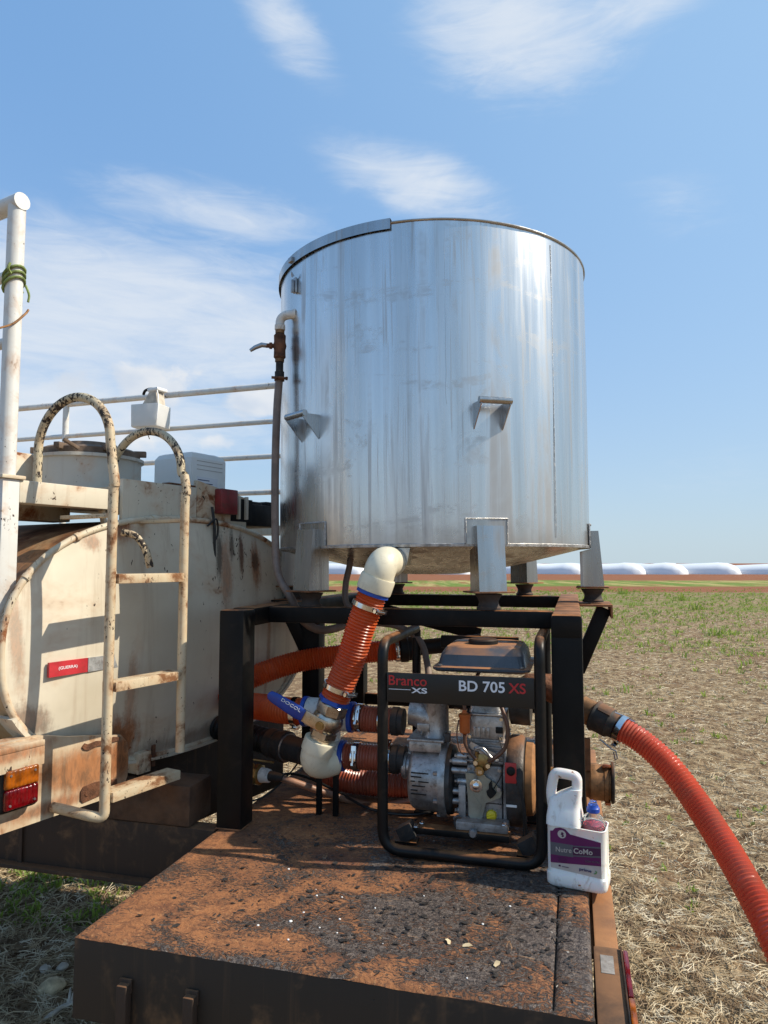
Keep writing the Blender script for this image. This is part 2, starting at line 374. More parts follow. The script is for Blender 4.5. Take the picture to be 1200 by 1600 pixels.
# ------------------------------------------------------------------ materials
def mats():
    # stainless steel with running stains
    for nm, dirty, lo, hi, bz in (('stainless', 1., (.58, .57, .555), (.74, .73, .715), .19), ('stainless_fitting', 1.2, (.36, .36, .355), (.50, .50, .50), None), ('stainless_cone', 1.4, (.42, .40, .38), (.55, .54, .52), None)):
        m, n, sp = mat(nm)
        st = n.noise(1, 5, .62, n.coord((8, 8, .30)), .4); st2 = n.noise(1, 5, .6, n.coord((30, 30, .7)), .3); st3 = n.noise(1, 4, .6, n.coord((75, 75, 1.6)), .2)
        blot = n.noise(2.6, 5, .66, n.coord((1, 1, .8)), .8)
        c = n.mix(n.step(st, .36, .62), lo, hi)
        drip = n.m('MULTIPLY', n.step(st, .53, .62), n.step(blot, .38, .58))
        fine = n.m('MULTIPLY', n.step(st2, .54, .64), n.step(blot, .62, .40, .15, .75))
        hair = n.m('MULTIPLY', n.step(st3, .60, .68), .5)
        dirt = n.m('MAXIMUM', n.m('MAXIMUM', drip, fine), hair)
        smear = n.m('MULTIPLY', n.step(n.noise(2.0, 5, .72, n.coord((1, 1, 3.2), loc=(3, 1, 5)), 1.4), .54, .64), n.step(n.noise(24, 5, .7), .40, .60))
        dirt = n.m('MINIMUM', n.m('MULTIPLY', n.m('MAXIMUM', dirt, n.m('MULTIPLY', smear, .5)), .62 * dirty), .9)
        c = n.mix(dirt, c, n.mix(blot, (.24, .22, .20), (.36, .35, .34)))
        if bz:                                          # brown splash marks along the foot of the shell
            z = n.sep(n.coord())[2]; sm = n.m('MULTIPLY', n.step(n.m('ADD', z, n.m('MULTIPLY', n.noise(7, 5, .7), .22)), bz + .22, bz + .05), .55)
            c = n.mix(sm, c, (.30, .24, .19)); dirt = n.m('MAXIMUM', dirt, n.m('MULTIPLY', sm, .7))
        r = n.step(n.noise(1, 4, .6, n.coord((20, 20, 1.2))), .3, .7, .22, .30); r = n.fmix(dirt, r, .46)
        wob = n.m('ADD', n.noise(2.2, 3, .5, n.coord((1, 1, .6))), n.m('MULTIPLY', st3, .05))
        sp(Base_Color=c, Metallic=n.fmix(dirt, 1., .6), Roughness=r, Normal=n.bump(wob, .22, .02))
    plain('weld', (.47, .46, .45), .45, .9, .4, 60, bumps=.5)
    # rusty platform plate: orange dust over flaking black paint, white specks
    m, n, sp = mat('deck_plate')
    cd = n.coord()
    x, y, _ = n.sep(cd)[:3]
    cover = n.noise(3.6, 4, .6, cd, 1.2)
    fl = n.noise(30, 7, .72, n.coord((1, 1.6, 1)), 3.4); fl2 = n.noise(85, 4, .65, dist=1.5)
    reg = n.m('ADD', n.step(x, .0, .75, -.06, .10), n.step(n.m('ABSOLUTE', n.m('SUBTRACT', y, .28)), .0, .45, .10, -.12))
    reg = n.m('ADD', reg, n.m('MULTIPLY', n.m('SUBTRACT', cover, .5), 1.9))
    reg = n.m('ADD', reg, n.step(n.m('ABSOLUTE', n.m('SUBTRACT', x, .08)), .09, .0, 0, -.16))
    dk = n.step(n.m('ADD', fl, n.m('MULTIPLY', reg, .5)), .535, .60)
    o1 = n.mix(n.noise(14, 7, .65), (.20, .075, .028), (.40, .165, .06))
    o1 = n.mix(n.step(n.noise(5, 6), .52, .7), o1, (.13, .045, .022))
    o1 = n.mix(n.m('MULTIPLY', n.step(n.noise(48, 5, .75, dist=.8), .45, .62), .75), o1, (.12, .045, .02)); o1 = n.mix(n.m('MULTIPLY', n.step(n.noise(120, 3, .7), .58, .70), .6), o1, (.50, .26, .11))
    d1 = n.mix(n.step(fl2, .35, .7), (.025, .022, .022), (.19, .15, .125))
    c = n.mix(n.step(n.m('ADD', fl, n.m('MULTIPLY', reg, .5)), .40, .58), o1, (.10, .048, .027)); c = n.mix(n.m('MULTIPLY', dk, .9), c, d1)
    sc = n.noise(1, 5, .7, n.coord((14, 90, 1)), 1.2); sc2 = n.noise(1, 5, .7, n.coord((70, 16, 1), loc=(2, 5, 0)), 1.5)
    scm = n.m('MULTIPLY', n.m('MAXIMUM', n.step(sc, .60, .66), n.step(sc2, .62, .68)), n.step(n.noise(4, 3), .42, .60))
    c = n.mix(n.m('MULTIPLY', scm, .75), c, n.mix(fl2, (.30, .15, .07), (.50, .28, .13)))
    wet = n.step(n.noise(2.1, 4, .6, n.coord(loc=(5, 2, 0)), .8), .56, .66)
    c = n.mix(n.m('MULTIPLY', wet, .6), c, (.045, .024, .016))
    sv = n.new('ShaderNodeTexVoronoi'); n.put(sv.inputs['Scale'], 30.); n.put(sv.inputs['Vector'], cd); sv.inputs['Randomness'].default_value = 1
    rcol = n.new('ShaderNodeSeparateColor'); n.nt.links.new(sv.outputs['Color'], rcol.inputs[0])
    sz = n.step(rcol.outputs[0], .72, 1., 0., .12)
    spk = n.m('MULTIPLY', n.m('LESS_THAN', sv.outputs['Distance'], sz), n.step(n.noise(2, 3), .42, .52))
    c = n.mix(n.m('MULTIPLY', spk, n.step(x, .1, .6, .1, .8)), c, (.62, .58, .52))
    r = n.fmix(dk, .92, .42)
    h = n.m('ADD', n.m('MULTIPLY', dk, n.m('ADD', .6, n.m('MULTIPLY', fl2, .8))), n.m('MULTIPLY', n.noise(60, 6, .75), .7))
    sp(Base_Color=c, Roughness=r, Normal=n.bump(h, 1., .006))
    paint('deck_side', (.022, .016, .012), .65, .35, .2, .5, scale=1.5, rustcol=(.06, .022, .01), chipcol=(.012, .009, .008))
    paint('beam_brown', (.045, .026, .016), .8, .4, .3, .5, dust=.4, scale=2, rustcol=(.09, .035, .014))
    paint('side_beam', (.22, .10, .045), .75, .5, .3, .5, dust=.8, scale=2)
    plain('flake', (.04, .034, .03), .45, 0, .6, 120)
    plain('stand_black', (.006, .0057, .0055), .5, 0, .5, 5, bumps=.08, dust=.9, grime=.08, spec=.18)
    plain('stand_rust', (.24, .105, .045), .9, 0, .5, 14, bumps=.3, grime=.5)
    plain('black_tube', (.0065, .0065, .0065), .42, 0, .4, 9, dust=.7, grime=.12, spec=.25)
    plain('black_plastic', (.008, .008, .008), .55, 0, .4, 12, dust=.2, spec=.3)
    plain('panel_black', (.008, .008, .0085), .4, 0, .3, 6, dust=.3)
    plain('rubber', (.02, .018, .017), .75, 0, .5, 16, dust=.5, grime=.4)
    plain('rubber_foot', (.045, .035, .03), .8, 0, .4, 16, dust=.5)
    paint('tanker_cream', (.60, .535, .41), .55, .42, .40, .85, light=(.72, .655, .525), cs=1.7, spots=[((0.150, -1.220, 1.780), (0.025, .6, 0.140), 6, (.03, .022, .018), 0.80, 30), ((0.230, -1.220, 1.820), (0.020, .6, 0.100), 5, (.03, .022, .018), 0.80, 30), ((0.290, -1.220, 1.800), (0.022, .6, 0.120), 4, (.13, .055, .03), 0.90, 30), ((0.190, -1.220, 1.700), (0.050, .6, 0.200), 4, (.30, .10, .028), 0.60, 16), ((0.380, -1.220, 1.740), (0.050, .6, 0.120), 0, (.30, .10, .028), 0.80, 22), ((0.380, -1.220, 1.760), (0.030, .6, 0.060), 0, (.03, .022, .018), 0.70, 30), ((-0.320, -1.220, 1.130), (0.100, .6, 0.120), 0, (.30, .10, .028), 0.95, 9), ((-0.290, -1.220, 1.300), (0.035, .6, 0.180), 0, (.30, .10, .028), 0.50, 18), ((-0.330, -1.220, 1.900), (0.070, .6, 0.090), 0, (.30, .10, .028), 0.90, 12), ((-0.650, -1.220, 1.260), (0.100, .6, 0.060), 30, (.13, .055, .03), 0.70, 14), ((-0.710, -1.220, 1.520), (0.030, .6, 0.220), -8, (.30, .10, .028), 0.50, 14), ((-0.450, -1.220, 1.820), (0.050, .6, 0.040), 0, (.30, .10, .028), 0.60, 20), ((0.070, -1.220, 1.070), (0.450, .6, 0.050), 0, (.13, .055, .03), 0.55, 10), ((0.500, -1.220, 1.500), (0.300, .6, 0.100), 0, (.30, .10, .028), 0.25, 8), ((0.250, -1.220, 1.360), (0.050, .6, 0.070), 0, (.30, .10, .028), 0.60, 18), ((0.470, -1.220, 1.350), (0.020, .6, 0.250), 0, (.30, .10, .028), 0.60, 20)])
    paint('tanker_rusty', (.62, .54, .40), .6, 1.0, .6, 1.0, scale=2.2, cs=1.4)
    paint('tanker_frame', (.64, .58, .46), .55, .62, .5, .9, scale=2.2, cs=1.4)
    paint('tanker_apron', (.60, .50, .35), .65, .8, .5, 1.0, scale=1.5, rustcol=(.36, .14, .045), spots=[((-0.500, -1.250, 1.080), (0.260, .6, 0.090), 8, (.31, .115, .034), 0.90, 5), ((-0.350, -1.250, 1.100), (0.060, .6, 0.100), 0, (.30, .105, .03), 0.95, 8), ((-0.600, -1.250, 1.000), (0.220, .6, 0.030), 0, (.28, .10, .035), 0.80, 8), ((-0.850, -1.250, 1.200), (0.300, .6, 0.030), 0, (.30, .10, .028), 0.80, 8)])
    paint('barrel_top', (.52, .38, .22), .6, .9, .5, 1.0, scale=1.3, rustcol=(.15, .05, .02), spots=[((-.65, -.9, 1.92), (1.1, 1.6, .16), 0, (.085, .035, .02), .95, 4), ((-.8, -.9, 1.75), (.5, 1.6, .14), 0, (.33, .13, .04), .8, 5)])
    paint('ladder_paint', (.60, .50, .34), .55, 1.0, .75, 1.0, scale=2.8, rustcol=(.28, .12, .045), cs=1.6)
    paint('hoop_paint', (.55, .47, .32), .6, .9, 1.22, .3, scale=2.4, rustcol=(.05, .03, .02), chipcol=(.028, .02, .016), cs=1.15)
    paint('rail_white', (.68, .68, .65), .5, .5, .5, .7, scale=2.5, rustcol=(.28, .15, .075), cs=1.6)
    paint('manhole_white', (.56, .54, .48), .55, .7, .4, 1.0, scale=2.2)
    plain('manhole_lid', (.16, .11, .075), .8, 0, .5, 14, bumps=.4, grime=.4)
    plain('rust_iron', (.15, .062, .03), .88, .1, .6, 30, bumps=.6)
    plain('rust_brass', (.30, .15, .06), .6, .4, .5, 24, grime=.6)
    plain('brass', (.34, .22, .085), .38, .9, .3, 20, grime=.6)
    plain('nickel', (.56, .49, .40), .3, 1, .25, 24, grime=.25)
    plain('chrome', (.72, .72, .72), .14, 1, .2, 30)
    plain('galv', (.42, .42, .43), .38, .9, .25, 24, grime=.2)
    plain('cast_alu', (.45, .44, .43), .40, .7, .35, 26, bumps=.2, grime=.5, dust=.25)
    plain('engine_grey', (.34, .33, .32), .48, .5, .4, 28, bumps=.3, grime=.5, dust=.35)
    plain('engine_dark', (.055, .052, .05), .5, .3, .5, 22, bumps=.3, grime=.5, dust=.6)
    plain('plate_olive', (.36, .37, .31), .4, .6, .2, 18, grime=.2)
    plain('fuel_tank', (.075, .08, .09), .3, .1, .3, 10, dust=1.)
    plain('dusty_orange', (.36, .17, .065), .8, .1, .4, 16, grime=.3)
    plain('yellow_plastic', (.72, .55, .02), .4, 0, .1)
    plain('red_plastic', (.50, .03, .03), .4, 0, .15)
    plain('orange_plastic', (.52, .13, .03), .35, 0, .2, 20)
    plain('blue_handle', (.010, .045, .30), .38, 0, .2, 18, grime=.25)
    plain('blue_rubber', (.008, .06, .36), .45, 0, .15, 18, grime=.2)
    plain('pvc_cream', (.72, .66, .50), .38, 0, .1, 10, grime=.2)
    plain('pvc_white', (.66, .64, .60), .45, 0, .12, 12, grime=.45)
    plain('grey_tube', (.20, .15, .125), .55, 0, .3, 10, grime=.4)
    plain('brown_tube', (.30, .15, .09), .5, 0, .3, 10, grime=.5)
    plain('fuel_line', (.13, .06, .035), .4, 0, .3, 20)
    plain('white_plastic', (.80, .79, .76), .42, 0, .06, 10, grime=.12)
    m, n, sp = mat('white_thin'); sp(Base_Color=n.mix(n.step(n.noise(9, 5), .35, .7), (.80, .79, .76), (.86, .86, .85)), Roughness=.4)
    tl = n.new('ShaderNodeBsdfTranslucent'); tl.inputs[0].default_value = (.9, .89, .86, 1); mx = n.new('ShaderNodeMixShader'); mx.inputs[0].default_value = .5
    n.nt.links.new(n.nt.nodes['Principled BSDF'].outputs[0], mx.inputs[1]); n.nt.links.new(tl.outputs[0], mx.inputs[2]); n.nt.links.new(mx.outputs[0], n.nt.nodes['Material Output'].inputs[0])
    plain('cable_black', (.012, .012, .012), .5)
    plain('letter_red', (.50, .02, .025), .45, 0, .1); plain('letter_white', (.72, .74, .78), .45, 0, .05)
    plain('strip_red', (.46, .03, .04), .35, 0, .25, 14, grime=.15); plain('strip_silver', (.45, .46, .46), .35, .4, .3, 30, grime=.45)
    plain('label_purple', (.115, .008, .085), .4, 0, .15); plain('label_dark', (.06, .012, .055), .4); plain('label_grey', (.10, .10, .115), .4, 0, .1)
    plain('sticker_grey', (.30, .27, .24), .5, 0, .3, 40, grime=.4); plain('label_beige', (.46, .42, .38), .45, 0, .1, 20); plain('label_blue', (.02, .03, .12), .4); plain('label_green', (.06, .22, .04), .4)
    plain('red_box', (.20, .025, .025), .4, 0, .4, 14, grime=.5)
    plain('wood_block', (.10, .05, .026), .85, 0, .5, 10, bumps=.4, grime=.4)
    plain('rope_green', (.20, .26, .08), .8, 0, .5, 60)
    plain('tyre', (.02, .019, .018), .85, 0, .3, 10, dust=.4)
    plain('husk', (.58, .46, .28), .8, 0, .35, 30)
    plain('husk_pale', (.52, .46, .38), .85, 0, .25, 24)
    plain('silobag', (.76, .77, .785), .38, 0, .05, .35, bumps=.25)
    # jug plastic, slightly translucent and grubby
    m, n, sp = mat('jug_plastic')
    g = n.noise(22, 8, .75, n.coord((1, 1, .45)), 1.4); c = n.mix(n.step(n.noise(5, 4), .3, .7), (.74, .71, .66), (.82, .81, .78))
    c = n.mix(n.m('MULTIPLY', n.step(g, .52, .68), .5), c, (.40, .29, .20)); c = n.mix(n.step(n.noise(60, 5, .6), .66, .71), c, (.30, .15, .07))
    sp(Base_Color=c, Roughness=.42); sp(Subsurface_Weight=.15); sp(Subsurface_Scale=.02)
    # hoses: translucent ribbed PVC
    for nm, ca, cb, tr in (('hose_orange', (.85, .19, .05), (.72, .12, .03), .5), ('hose_red', (.66, .105, .055), (.54, .075, .04), .25), ('hose_dusty', (.40, .085, .04), (.26, .06, .035), .1)):
        m, n, sp = mat(nm); bs = n.nt.nodes['Principled BSDF']; out = n.nt.nodes['Material Output']
        c = n.mix(n.step(n.noise(7, 6, .6), .3, .7), ca, cb)
        d = n.m('MULTIPLY', n.step(n.noise(11, 7, .65, dist=.6), .42, .68), .5); c2 = n.mix(d, c, (.30, .12, .07))
        sp(Base_Color=c2, Roughness=n.fmix(d, .28, .7))
        t = n.new('ShaderNodeBsdfTranslucent'); n.put(t.inputs[0], n.mix(.5, c, (.95, .24, .04)))
        mx = n.new('ShaderNodeMixShader'); mx.inputs[0].default_value = tr
        n.nt.links.new(bs.outputs[0], mx.inputs[1]); n.nt.links.new(t.outputs[0], mx.inputs[2]); n.nt.links.new(mx.outputs[0], out.inputs[0])
    # clear and coloured plastics
    def clear(nm, col, rough, tr=1., ior=1.45):
        m, n, sp = mat(nm); sp(Base_Color=col, Roughness=rough, IOR=ior); sp(Transmission_Weight=tr)
        if 'lens' in nm:
            wv = n.new('ShaderNodeTexWave', wave_type='BANDS', bands_direction='X'); n.put(wv.inputs['Scale'], 26.); n.put(wv.inputs['Vector'], n.coord((1, 1, 1)))
            wz = n.new('ShaderNodeTexWave', wave_type='BANDS', bands_direction='Z'); n.put(wz.inputs['Scale'], 12.); n.put(wz.inputs['Vector'], n.coord((1, 1, 1)))
            sp(Normal=n.bump(n.m('ADD', wv.outputs['Fac'], wz.outputs['Fac']), .3, .003))
            sp(Base_Color=n.mix(n.step(n.noise(30, 3), .35, .65), col, tuple(q * .45 for q in col)))
    clear('pet_clear', (.93, .95, .97), .06, .95, 1.2); clear('pink_drink', (.75, .07, .10), .2, .4, 1.33)
    clear('lens_amber', (.52, .13, .008), .12, .35); clear('lens_red', (.24, .004, .008), .12, .3)
    # straw, weeds
    m, n, sp = mat('straw')
    wn = n.new('ShaderNodeTexWhiteNoise', noise_dimensions='3D'); sn = n.new('ShaderNodeVectorMath', operation='SNAP'); n.put(sn.inputs[0], n.pos()); sn.inputs[1].default_value = (.05, .05, 5)
    n.nt.links.new(sn.outputs[0], wn.inputs['Vector'])
    c = n.ramp(wn.outputs['Value'], [(0, (.17, .11, .06)), (.3, (.37, .27, .15)), (.7, (.53, .42, .26)), (1, (.66, .57, .41))])
    sp(Base_Color=c, Roughness=.75)
    m, n, sp = mat('weed')
    wc = n.mix(n.noise(1.2, 3, .5, n.pos()), (.12, .22, .025), (.28, .36, .07)); sp(Base_Color=wc, Roughness=.6)
    tl = n.new('ShaderNodeBsdfTranslucent'); n.put(tl.inputs[0], n.mix(.5, wc, (.35, .45, .06))); mx = n.new('ShaderNodeMixShader'); mx.inputs[0].default_value = .45
    n.nt.links.new(n.nt.nodes['Principled BSDF'].outputs[0], mx.inputs[1]); n.nt.links.new(tl.outputs[0], mx.inputs[2]); n.nt.links.new(mx.outputs[0], n.nt.nodes['Material Output'].inputs[0])
    # field
    m, n, sp = mat('field')
    p = n.pos(); x, y, _ = n.sep(p)[:3]
    dist = n.m('ADD', y, n.m('MULTIPLY', n.m('SUBTRACT', n.noise(.06, 4, .6, p), .5), 7.))
    fine = n.noise(9, 6, .75, p, .6); mid = n.noise(1.1, 6, .6, p)
    straw = n.ramp(fine, [(.32, (.07, .04, .022)), (.46, (.20, .13, .072)), (.60, (.40, .30, .175)), (.78, (.60, .50, .34))])
    straw = n.mix(n.m('MULTIPLY', n.step(mid, .50, .68), .45), straw, (.17, .085, .042))
    gr = n.mix(fine, (.09, .13, .025), (.24, .25, .075))
    gpatch = n.m('ADD', n.noise(.55, 7, .7, p, .5), n.step(dist, 9., 30., -.14, .05))
    c = n.mix(n.m('MULTIPLY', n.step(gpatch, .52, .62), .75), straw, gr)
    soil = n.mix(n.noise(1.7, 5, .6, n.pos((1, .25, 1))), (.20, .075, .036), (.30, .125, .06))
    c = n.mix(n.step(dist, 36., 39.), c, soil)
    c = n.mix(n.m('MULTIPLY', n.step(dist, 45., 48.), n.step(dist, 64., 59.)), c, n.mix(n.step(n.noise(.5, 5, .75, n.pos((1, .16, 1))), .42, .62), (.13, .20, .035), n.mix(n.step(n.noise(.9, 5, .7, n.pos((1, .14, 1))), .5, .62), (.40, .33, .13), (.28, .12, .055))))
    hb = n.m('ADD', fine, n.m('MULTIPLY', n.noise(38, 5, .65, p), .5))
    sp(Base_Color=c, Roughness=.95, Normal=n.bump(hb, .8, .03)); sp(Specular_IOR_Level=.15)
mats()

# ------------------------------------------------------------------ the setting
def hgt(x, y):
    d = math.hypot(x, y)
    if d > 60: return GZ
    k = max(0., 1 - d / 60)
    return k * (.035 * mnoise.noise(V((x * .9, y * .9, 0))) + .022 * mnoise.noise(V((x * 3.1, y * 3.1, 4))) + .012 * mnoise.noise(V((x * 9, y * 9, 8)))) + GZ - .02
def ground():
    rings = [0.] + [.35 * (1.055 ** i) for i in range(178)]; rings[-1] = 6000.; nS = 220
    vs = [(0, 0, hgt(0, 0))]; fs = []
    for r in rings[1:]:
        for k in range(nS):
            a = 2 * math.pi * k / nS; x, y = r * math.sin(a), r * math.cos(a); vs.append((x, y, hgt(x, y)))
    for k in range(nS): fs.append((0, 1 + (k + 1) % nS, 1 + k))
    for i in range(len(rings) - 2):
        for k in range(nS):
            a, b = 1 + i * nS + k, 1 + i * nS + (k + 1) % nS; fs.append((a, b, b + nS, a + nS))
    o = MB().add(vs, fs).build('ground', 'field', sharp=180, recalc=False)
    if o.data.polygons[500].normal.z < 0: o.data.flip_normals()
    tag(o, kind='structure')
ground()

def blades(name, material, rows, label, cat):
    """rows: x,y,z,dx,dy,dz(end offset),width,arch  -> bent strips"""
    r = np.asarray(rows, dtype=np.float64); N = len(r); p = r[:, :3]; d = r[:, 3:6]; w = r[:, 6:7]; arch = r[:, 7:8]
    side = np.cross(d, np.array([[0, 0, 1.]])); side /= np.maximum(1e-6, np.linalg.norm(side, axis=1, keepdims=True))
    rot = RNG.uniform(-.9, .9, (N, 1)); side = side * np.cos(rot) + np.array([[0, 0, 1.]]) * np.sin(rot)
    mid = p + d * .5; mid[:, 2:3] += arch; end = p + d
    vs = np.stack([p - side * w * .5, p + side * w * .5, mid - side * w * .5, mid + side * w * .5, end - side * w * .2, end + side * w * .2], 1).reshape(-1, 3)
    b = np.arange(N)[:, None] * 6; fs = np.concatenate([b + [0, 1, 3, 2], b + [2, 3, 5, 4]], 1).reshape(-1, 4)
    me = bpy.data.meshes.new(name); me.vertices.add(len(vs)); me.vertices.foreach_set('co', vs.ravel())
    me.loops.add(fs.size); me.loops.foreach_set('vertex_index', fs.ravel().astype(np.int32))
    me.polygons.add(len(fs)); me.polygons.foreach_set('loop_start', (np.arange(len(fs)) * 4).astype(np.int32)); me.polygons.foreach_set('loop_total', np.full(len(fs), 4, np.int32))
    me.update(); me.validate(); me.materials.append(MATS[material])
    o = bpy.data.objects.new(name, me); COL.objects.link(o); return tag(o, label, cat, kind='stuff')
def straw():
    rows = []
    def put(x, y, sc, lift=.5):
        a = random.uniform(0, 6.283); L = random.choice((.015, .025, .035, .05, .075, .11)) * random.uniform(.7, 1.3) * sc
        z = hgt(x, y) + random.uniform(-.004, .02); tz = random.gauss(0, .18 * lift) * L
        rows.append((x, y, z, math.cos(a) * L, math.sin(a) * L, tz, random.uniform(.001, .0030) * (.6 + .4 * sc) + .0003 * math.hypot(x, y), random.uniform(0, .12) * L))
    for i in range(170000):
        az = random.uniform(R(-34), R(36)); d = 2.2 * (24 / 2.2) ** (random.random() ** .9)
        x, y = d * math.sin(az), d * math.cos(az)
        if az < R(4) and d > 7: continue
        put(x, y, 1 + d * .012)
    for i in range(24000): put(random.uniform(-2.6, .3), random.uniform(1.0, 5.2), 1.)
    for i in range(12000): put(random.uniform(.5, 3.4), random.uniform(1.4, 3.4), 1.)
    blades('straw', 'straw', rows, 'dry pale straw and maize stubble lying over the field', 'straw')
    rows = []
    def tuft(x, y, h, n, spread):
        for k in range(n):
            a = random.uniform(0, 6.283); q = random.uniform(.2, 1) * spread
            hh = h * random.uniform(.5, 1.1)
            rows.append((x + random.gauss(0, spread * .4), y + random.gauss(0, spread * .4), hgt(x, y) - .005, math.cos(a) * q, math.sin(a) * q, hh, random.uniform(.006, .013) * (1 + .03 * y), hh * .18))
    cl = [(random.uniform(-2, 42), random.uniform(6, 42)) for i in range(300)]
    for cx, cy in cl:
        for k in range(random.randint(4, 22)):
            x, y = cx + random.gauss(0, 1.3), cy + random.gauss(0, 1.0)
            if y > 6: tuft(x, y, random.uniform(.03, .11), 7, .07)
    for i in range(3000):
        d = random.uniform(13, 40); az = random.uniform(R(-6), R(34)); tuft(d * math.sin(az), d * math.cos(az), random.uniform(.03, .12), 7, .09)
    for i in range(160):
        d = random.uniform(3.4, 14); az = random.uniform(R(8), R(34)); tuft(d * math.sin(az), d * math.cos(az), random.uniform(.02, .05), 6, .03)
    for px, py, hh in ((1125, 985, .20), (1085, 945, .28), (1065, 930, .28), (700, 972, .14), (815, 1000, .14), (970, 920, .35), (905, 912, .35)):
        r = _ray(px, py + 8); k = (GZ - EYE) / r.z; tuft(r.x * k, r.y * k, hh, 40, .16 + .002 * r.y * k); tuft(r.x * k + .3, r.y * k + .2, hh * .6, 26, .2)
    for i in range(130): tuft(random.uniform(-2.3, -1.1), random.uniform(3.05, 3.6), random.uniform(.03, .06), 7, .05)
    blades('weeds', 'weed', rows, 'low green weeds sprouting in patches through the stubble', 'weeds')
straw()

def silobags():
    posn = [(573, 'just left of the cream elbow'), (737, 'seen under the steel tank between its front legs'), (868, 'half hidden behind the tank right rear leg'), (914, 'behind the outermost right tank leg'),
            (1006, 'first full mound right of the tank stand'), (1070, 'second full mound right of the tank stand'), (1153, 'third full mound right of the tank stand'), (1243, 'cut off by the right edge of the photo')]
    for i, (px, where) in enumerate(posn):
        d = 97 + random.uniform(-2.5, 2.5); x = (px - 600) / FPX * d
        L, Wd, H = 62., 2.3, 1.58; loops = []; nn = 20
        prof = [(-.3, .08), (-.05, .42), (.5, .74), (1.4, .95), (2.6, 1.0)] + [(2.6 + q, .90 + .06 * math.sin(q * .7 + i) + .02 * math.sin(q * 2.3)) for q in range(2, 56, 3)] + [(60., .9), (61.5, .6), (62., .1)]
        for q, k in prof:
            loops.append([V((math.cos(math.pi * 2 * j / nn) * Wd * (.5 + .5 * k) * (1 if k > .3 else k * 2), q, max(-.05, (.0 + H * k * (max(0, math.sin(math.pi * 2 * j / nn)) ** .75))))) for j in range(nn)])
        ob = MB().loft(loops).build('silo_bag', 'silobag', sharp=80)
        ob.location = (x, d, GZ - .02); ob.rotation_euler = (0, 0, R(60 + random.uniform(-4, 4)))
        ob.scale = (1, 1, random.uniform(.92, 1.06))
        tag(ob, 'white grain bag on the horizon, ' + where, 'grain bag', 'white grain bags along the horizon')
silobags()
